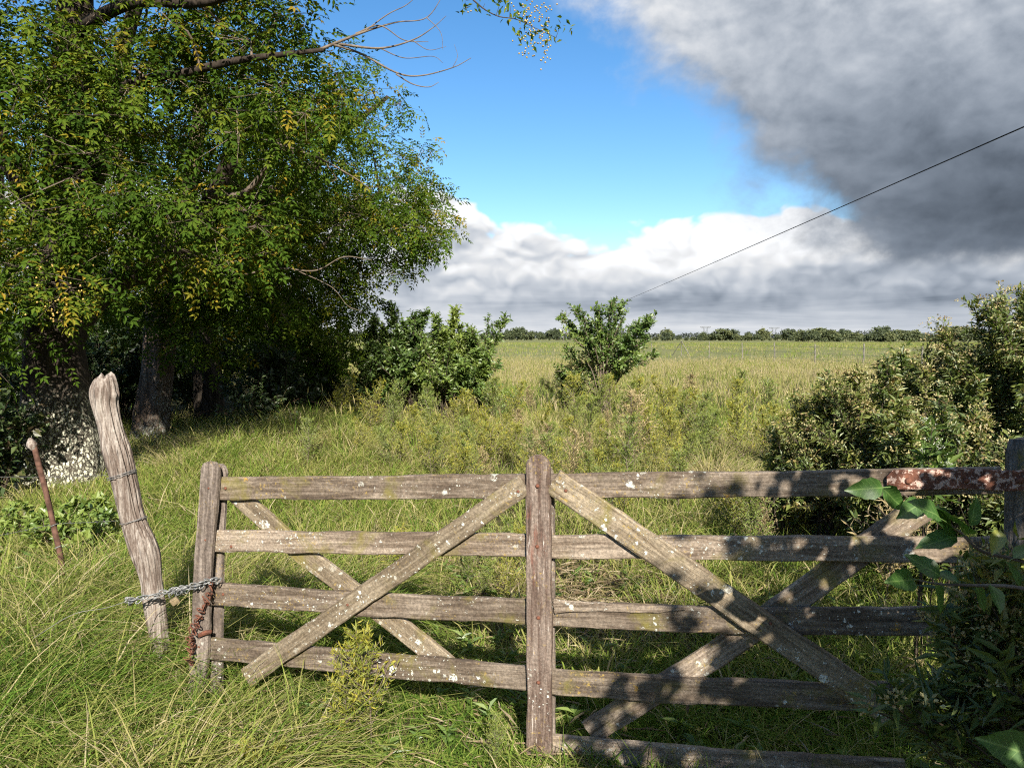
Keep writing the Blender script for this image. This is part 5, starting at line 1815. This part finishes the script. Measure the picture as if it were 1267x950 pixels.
    for xx, k, s in ((893, 2, 1.15), (943, 4, 1.6), (975, 0, 1.05), (823, 4, 1.5), (905, 0, 1.0), (925, 1, 0.7), (868, 3, .9)):
        far_tree(xx, 440, k, s)
    x = 800.0
    while x > 380:
        far_tree(x, 520 + rng.uniform(-40, 60), int(rng.choice([1, 1, 0, 3])), rng.uniform(0.4, 1.0))
        x -= rng.uniform(6, 13)
    for xx, k, s in ((640, 0, 1.35), (652, 3, 1.3), (690, 1, 1.1), (680, 1, 1.0), (630, 1, 1.0)):
        far_tree(xx, 520, k, s)
    x = 1330.0
    while x > 1165:
        far_tree(x, 330 + rng.uniform(-20, 30), int(rng.choice([2, 0, 3])), rng.uniform(0.8, 1.1))
        x -= rng.uniform(14, 26)
    # the dark wood on the horizon reads as one mass
    g = Geo()
    n = 26000
    X = rng.uniform(-1400, 1500, n)
    top = 9 + 3.0 * np.sin(X * .013) + 2.2 * np.sin(X * .041 + 1) + 1.6 * np.sin(X * .11)
    Z = top * rng.uniform(0, 1, n) ** .8
    P = np.stack([X, 1250 + rng.uniform(-30, 30, n), Z], -1)
    L = rng.uniform(2.0, 4.2, n)
    kites(g, P, unit(rvec(rng, n)), unit(rvec(rng, n) + [0, -.5, .6]), L, L * .7, .1, .1, rng.uniform(0, 1, n))
    tag(link('far_woodland', g.mesh('far_woodland'), M['far_dark']), 'dark band of woodland on the horizon', kind='stuff')
    # pylons
    for pxx, topy, lab in ((873, 404, 'lattice pylon on the horizon above the lowest hedgerow trees'), (958, 405, 'lattice pylon on the horizon behind the small yellowish tree'), (1104, 408, 'lattice pylon half hidden behind the hedgerow beside the thicket')):
        Y = 1900.0
        p = at_y(pxx, topy, Y)
        H = p[2]
        r = empty('pylon', (p[0], Y, 0), lab, 'pylon', None)
        def bars(name, segs, rr):
            g = Geo()
            for a, b in segs:
                tube(g, np.array([a, b], float), [rr, rr], 4)
            link(name, g.mesh(name), M['pylon'], r)
        W = 9.0
        for s in (-1, 1):
            bars('leg', [((s * W * .75, 0, -1), (s * W * .5, 0, H * .78)), ((s * W * .55, 0, -1), (s * W * .32, 0, H * .78)), ((s * W * .5, 0, H * .78), (s * W * .95, 0, H)), ((s * W * .32, 0, H * .78), (s * W * .6, 0, H * .97))], 0.42)
        bars('crossarm', [((-W * 1.5, 0, H * .97), (W * 1.5, 0, H * .97)), ((-W * 1.2, 0, H * .90), (W * 1.2, 0, H * .90)), ((-W * 1.5, 0, H * .97), (-W * 1.2, 0, H * .90)), ((W * 1.5, 0, H * .97), (W * 1.2, 0, H * .90))], 0.42)
        bars('bracing', [((-W * .6, 0, H * .4), (W * .6, 0, H * .7)), ((W * .6, 0, H * .4), (-W * .6, 0, H * .7))], 0.28)


build_far()


# ------------------------------------------------------------------ grass (real blades; nobody could count it)
def blades(geo, P, az, L, W, lean, curl, tint, seg=2, wind=None):
    """curved tapering blades of grass, all at once"""
    n = len(P)
    if n == 0:
        return
    D = np.stack([np.cos(az) * lean, np.sin(az) * lean, np.ones(n)], -1)
    if wind is not None:
        D = D + wind
    D = unit(D)
    H = unit(np.stack([D[:, 0], D[:, 1], np.zeros(n)], -1) + 1e-5)
    tw = GR.uniform(-1.2, 1.2, n)
    S = np.stack([-np.sin(az + tw), np.cos(az + tw), GR.normal(0, .2, n)], -1)
    S = unit(S)
    L, W, curl = L[:, None], W[:, None], curl[:, None]
    Z = np.array([0, 0, 1.0])
    V = np.zeros((n, 2 * seg + 1, 3))
    for i in range(seg):
        u = i / seg
        p = P + D * L * u + H * curl * L * u * u - Z * curl * L * 0.75 * u ** 3
        ww = W * (1 - u ** 1.5) * 0.5
        V[:, 2 * i] = p - S * ww
        V[:, 2 * i + 1] = p + S * ww
    V[:, -1] = P + D * L + H * curl * L - Z * curl * L * 0.75
    m = 2 * seg + 1
    b = np.arange(n)[:, None] * m
    Q = [b + np.array([[2 * i, 2 * i + 1, 2 * i + 3, 2 * i + 2]]) for i in range(seg - 1)]
    T = b + np.array([[2 * seg - 2, 2 * seg - 1, 2 * seg]])
    geo.add(V.reshape(-1, 3), T, np.concatenate(Q) if Q else None, np.repeat(tint, m))


def lowfreq(x, y, s, seed):
    r = np.random.default_rng(seed)
    v = np.zeros_like(x)
    for k in range(9):
        a = r.uniform(0, 6.28)
        f = s * r.uniform(0.5, 2.2)
        v += np.sin((x * math.cos(a) + y * math.sin(a)) * f + r.uniform(0, 6.28)) * r.uniform(0.5, 1)
    return v / 3.2                                        # about -1..1


GR = np.random.default_rng(500)


def tufted(geo, x, y, per, spread, L0, L1, W, lean, curl, scl, tint, seg, wind=None, tvar=0.10, gauss=False):
    """blades gathered in tufts at x, y"""
    rng = GR
    n = len(x) * per
    ci = np.repeat(np.arange(len(x)), per)
    a = rng.uniform(0, 6.283, n)
    r = spread * np.sqrt(rng.uniform(0, 1, n))
    bx, by = x[ci] + r * np.cos(a), y[ci] + r * np.sin(a)
    P = np.column_stack([bx, by, gz(bx, by) - 0.008])
    L = rng.uniform(L0, L1, n) * scl[ci]
    kw = None
    if wind is not None:
        kw = np.column_stack([wind[0] + rng.normal(0, .12, n), wind[1] + rng.normal(0, .12, n), np.zeros(n)])
    old = rng.uniform(0, 1, n) < 0.17
    t = np.clip(tint[ci] + rng.normal(0, tvar, n) + np.where(old, rng.uniform(.15, .45, n), 0), 0, 1)
    blades(geo, P, a + rng.normal(0, 0.9, n), L, W * rng.uniform(0.6, 1.3, n), lean * rng.uniform(0.3, 1.5, n), curl * rng.uniform(0.3, 1.7, n), t, seg, kw)
    return P, L


def build_grass():
    rng = GR
    def wedge(n, y0, y1, margin=0.7, power=1.0):
        u = rng.uniform(0, 1, n) ** power
        y = np.sqrt(y0 * y0 + u * (y1 * y1 - y0 * y0))
        x = rng.uniform(-1, 1, n) * (0.70 * y + margin)
        return x, y
    def done(name, label, g):
        tag(link(name, g.mesh(name), M['strawgrass']), label, kind='stuff')
    # 1 short sward on the verge, seen close
    g = Geo()
    x, y = wedge(5200, 1.3, 3.9, 1.0)
    t = 0.39 + 0.15 * lowfreq(x, y, 1.8, 1) + rng.normal(0, .09, len(x))
    brown = np.exp(-(((x + 0.42) / .35) ** 2 + ((y - 2.25) / .22) ** 2)) + 0.8 * np.exp(-(((x + 1.05) / .25) ** 2 + ((y - 2.2) / .2) ** 2))
    t = t + 0.35 * brown * (rng.uniform(0, 1, len(x)) < .7)
    s = np.clip(0.85 + 0.28 * lowfreq(x, y, 1.3, 2) + rng.uniform(-.1, .3, len(x)), .45, 1.5)
    tufted(g, x, y, 11, 0.065, 0.06, 0.18, 0.0072, 0.65, 0.42, s, t, 2, tvar=.13)
    # broader blades scattered through it
    x, y = wedge(1500, 1.5, 3.9, 1.0)
    tufted(g, x, y, 5, 0.05, 0.08, 0.22, 0.0115, 0.7, 0.55, rng.uniform(.6, 1.1, len(x)), 0.42 + rng.normal(0, .1, len(x)), 3)
    # dead stalks and bleached old blades
    x, y = wedge(520, 1.5, 4.2, 1.0)
    tufted(g, x, y, 2, 0.04, 0.10, 0.40, 0.0042, 0.9, 0.5, rng.uniform(.6, 1.1, len(x)), 0.90 + rng.normal(0, .06, len(x)), 3)
    done('verge_grass', 'short bright green grass on the verge before the gate', g)
    # 2 lane sward: short in the worn middle, deeper at both sides
    g = Geo()
    x, y = wedge(7800, 3.5, 9.0, 0.8)
    t = 0.56 + 0.14 * lowfreq(x, y, 1.2, 3) + rng.normal(0, .08, len(x))
    worn = np.exp(-(((x - 0.55) / .55) ** 2 + ((y - 4.6) / .5) ** 2))
    t = t + 0.28 * worn
    mid = np.exp(-((x - 0.12) / 0.9) ** 2)
    s = np.clip(1.25 - 0.55 * mid - 0.45 * worn + 0.25 * lowfreq(x, y, .9, 4) + rng.uniform(-.2, .3, len(x)), .4, 2.0)
    tufted(g, x, y, 12, 0.09, 0.08, 0.20, 0.0075, 0.55, 0.40, s, t, 2)
    x, y = wedge(6000, 3.3, 16, 1.0)
    lane = np.exp(-((x - 0.12 - 0.02 * y) / (0.75 + 0.03 * y)) ** 2) * (y < 9.5)
    k = rng.uniform(0, 1, len(x)) < 1.0 - 0.72 * lane
    x, y = x[k], y[k]
    t = 0.60 + 0.15 * lowfreq(x, y, 0.8, 5) + rng.normal(0, .08, len(x))
    s = np.clip(1.0 + 0.30 * lowfreq(x, y, .7, 6) + rng.uniform(-.25, .35, len(x)), .5, 1.8)
    tufted(g, x, y, 15, 0.13, 0.16, 0.40, 0.0100, 0.42, 0.42, s, t, 2)
    done('lane_grass', 'mixed green grass of the overgrown lane beyond the gate', g)
    # 3 long arching grass round the gnarled post and along the lane sides
    g = Geo()
    n = 560
    x = -rng.uniform(0.72, 3.1, n)
    y = rng.uniform(1.45, 4.9, n)
    k = (x < -0.80 - 0.12 * lowfreq(x, y, 2, 7)) & (np.abs(x) < 0.74 * y + .5) & ~((x > -1.75) & (y < 3.9) & (y > 2.9) & (rng.uniform(0, 1, n) < .65))
    x, y = x[k], y[k]
    t = 0.55 + 0.20 * lowfreq(x, y, 1.6, 9) + rng.normal(0, .13, len(x))
    s = np.clip(0.80 + 0.22 * lowfreq(x, y, 1.4, 8) + rng.uniform(-.15, .25, len(x)), .4, 1.2) * np.where(y < 2.3, .75, 1.0)
    tufted(g, x, y, 58, 0.075, 0.26, 0.70, 0.0074, 0.50, 0.95, s, t, 4, wind=(0.24, 0.02), tvar=.14)
    x, y = wedge(1500, 4.2, 12.5, 0.6)
    leftb = (x < -1.0 + 0.4 * lowfreq(x, y, .8, 18)) & (x > -0.45 * y)
    rightb = x > 0.95 + 0.5 * lowfreq(x, y, .8, 19)
    k = rng.uniform(0, 1, len(x)) < np.where(leftb, 0.75, np.where(rightb, 0.45, 0.05))
    x, y = x[k], y[k]
    t = 0.60 + 0.14 * lowfreq(x, y, 1.0, 20) + rng.normal(0, .08, len(x))
    tufted(g, x, y, 26, 0.13, 0.28, 0.60, 0.0085, 0.5, 0.75, rng.uniform(.6, 1.1, len(x)), t, 3, tvar=.12)
    # tufts round the foot of the centre stile and the end stile
    x = np.concatenate([rng.normal(0.12, .16, 60), rng.normal(-1.25, .2, 60), rng.uniform(-1.2, 0.9, 90)])
    y = np.concatenate([rng.uniform(2.62, 2.84, 60), rng.uniform(3.0, 3.24, 60), np.zeros(90)])
    y[120:] = 2.91 - 0.3 * (x[120:] - .09) - rng.uniform(.10, .28, 90)
    tufted(g, x, y, 12, 0.06, 0.10, 0.26, 0.0068, 0.5, 0.55, rng.uniform(.6, 1.1, 210), 0.45 + rng.normal(0, .1, 210), 3)
    # dark leggy grass in the shade at the hinge end
    x = rng.uniform(0.25, 2.0, 240)
    y = 2.91 - 0.3 * (x - .09) - rng.uniform(.08, .75, 240)
    tufted(g, x, y, 12, 0.07, 0.16, 0.42, 0.0068, 0.6, 0.7, rng.uniform(.5, 1, 240), 0.40 + rng.normal(0, .12, 240), 4)
    done('long_grass', 'long arching yellow green grass beside the gnarled post and lane edges', g)
    # flattened thatch, twigs and dead leaves lying in the sward, thickest where the lane is trodden
    g = Geo()
    m = 3600
    spot = rng.choice(5, m, p=[.16, .30, .12, .12, .30])
    cx = np.array([-0.42, 0.62, -1.05, 0.1, 0.0])[spot]
    cy = np.array([2.25, 4.7, 2.15, 2.6, 4.0])[spot]
    sx = np.array([.28, .50, .25, .5, 1.6])[spot]
    sy = np.array([.15, .45, .15, .25, 1.4])[spot]
    x, y = cx + rng.normal(0, 1, m) * sx, cy + rng.normal(0, 1, m) * sy
    k = y > 1.6
    x, y = x[k], y[k]
    m = len(x)
    a = rng.uniform(0, 6.283, m)
    P = np.column_stack([x, y, gz(x, y) + rng.uniform(.01, .085, m)])
    L = rng.uniform(.04, .19, m)
    kites(g, P, np.column_stack([np.cos(a), np.sin(a), rng.normal(.1, .22, m)]), unit(rng.normal(0, .3, (m, 3)) + [0, 0, 1]), L, rng.uniform(.004, .009, m), .2, .1, rng.uniform(.2, 1, m), .5)
    q = rng.choice(m, 240, replace=False)
    kites(g, P[q] + [0, 0, .02], rvec(rng, 240) * [1, 1, .4], unit(rng.normal(0, .5, (240, 3)) + [0, 0, 1]), rng.uniform(.03, .07, 240), rng.uniform(.018, .035, 240), .3, .25, rng.uniform(0, .5, 240))
    tag(link('thatch', g.mesh('thatch'), M['thatch']), 'straw coloured dead thatch and fallen leaves lying in the grass', kind='stuff')
    # broad leaved rosettes and clover between the blades
    g = Geo()
    x, y = wedge(620, 1.6, 6.0, 0.6)
    m = len(x)
    for j in range(8):
        a = rng.uniform(0, 6.283, m)
        el_ = rng.uniform(.25, 1.1, m)
        P = np.column_stack([x, y, gz(x, y) + rng.uniform(.02, .09, m)])
        D = np.column_stack([np.cos(a), np.sin(a), el_])
        kites(g, P, D, unit(np.column_stack([-np.cos(a) * el_, -np.sin(a) * el_, np.ones(m)]) + rng.normal(0, .25, (m, 3))), rng.uniform(.035, .095, m), rng.uniform(.014, .034, m), .15, .25, np.clip(rng.normal(.6, .2, m), 0, 1))
    tag(link('ground_herbs', g.mesh('ground_herbs'), M['leaf_bush']), 'small broad leaved herbs growing among the verge grass', kind='stuff')
    # 4 tall seeding grass of the overgrown pasture
    g = Geo()
    x, y = wedge(9000, 9.5, 48, 1.0, 0.85)
    k = rng.uniform(0, 1, len(x)) < np.where(x < -0.30 * y, 0.3, np.clip((y - 8) / 6, 0.25, 1))
    x, y = x[k], y[k]
    t = 0.56 + 0.13 * lowfreq(x, y, .35, 10) + rng.normal(0, .08, len(x)) + 0.13 * np.clip((y - 16) / 12, 0, 1)
    s = np.clip(0.80 + 0.18 * lowfreq(x, y, .5, 11) + rng.uniform(-.2, .3, len(x)), .5, 1.4)
    P, L = tufted(g, x, y, 13, 0.22, 0.32, 0.78, 0.015, 0.26, 0.22, s, t, 2)
    k = rng.uniform(0, 1, len(P)) < 0.16
    Q = P[k] + np.column_stack([rng.normal(0, .05, k.sum()), rng.normal(0, .05, k.sum()), L[k] * 0.8])
    nk = len(Q)
    kites(g, Q, unit(rng.normal(0, .25, (nk, 3)) + [0, 0, 1]), rvec(rng, nk), 0.16, 0.022, .1, .1, rng.uniform(.78, 1.0, nk))
    done('pasture_grass', 'tall straw tinged seeding grass of the overgrown pasture', g)
    # 5 crop beyond the fence
    g = Geo()
    x, y = wedge(9000, 42, 250, 2.0, 0.75)
    t = 0.56 + 0.08 * lowfreq(x, y, .06, 12) + rng.normal(0, .05, len(x)) + 0.16 * np.clip((54 - y) / 12, 0, 1)
    tufted(g, x, y, 9, 0.6, 0.30, 0.62, 0.06, 0.25, 0.2, rng.uniform(.7, 1.1, len(x)), t, 1)
    done('field_crop', 'even pale green crop covering the far field', g)


build_grass()


def build_tussocks():
    """single dry tussocks that stand out of the sward"""
    rng = np.random.default_rng(700)
    spec = [(878, 612, 0, 0.95, 420, 0.88, 'pale straw coloured grass tussock just above the top rail'),
            (915, 618, 0, 0.75, 200, 0.95, 'brownish dry tussock beside the pale straw one'),
            (212, 606, 0, 0.45, 130, 0.90, 'dry straw tussock in the shade beyond the gate end'),
            (432, 596, 0, 0.55, 150, 0.66, 'arching yellow green tussock in the lane grass'),
            (335, 560, 0, 0.60, 150, 0.74, 'shaded straw tussock on the bank under the trees'),
            (395, 540, 0, 0.55, 130, 0.72, 'half shaded tussock near the dead brushwood')]
    for k, (pxx, py, Y, L, n, tm, lab) in enumerate(spec):
        p = on_ground(pxx, py)
        b = np.array([p[0], p[1], float(gz(p[0], p[1]))])
        r = empty('grass_tussock', b, lab, 'grass')
        g = Geo()
        bl = np.zeros(n) + 0.0
        a = rng.uniform(0, 6.283, n)
        rr = 0.13 * np.sqrt(rng.uniform(0, 1, n))
        blades(g, np.column_stack([rr * np.cos(a), rr * np.sin(a), bl - .01]), a + rng.normal(0, .7, n), L * rng.uniform(.5, 1.1, n), 0.0065 * rng.uniform(.7, 1.3, n), 0.55 * rng.uniform(.2, 1.5, n), 0.75 * rng.uniform(.4, 1.5, n), np.clip(tm + rng.normal(0, .09, n), 0, 1), 4)
        m = g.mesh('blades')
        m.materials.append(M['strawgrass'])
        tag(link('blades', m, None, r), kind='stuff')


build_tussocks()
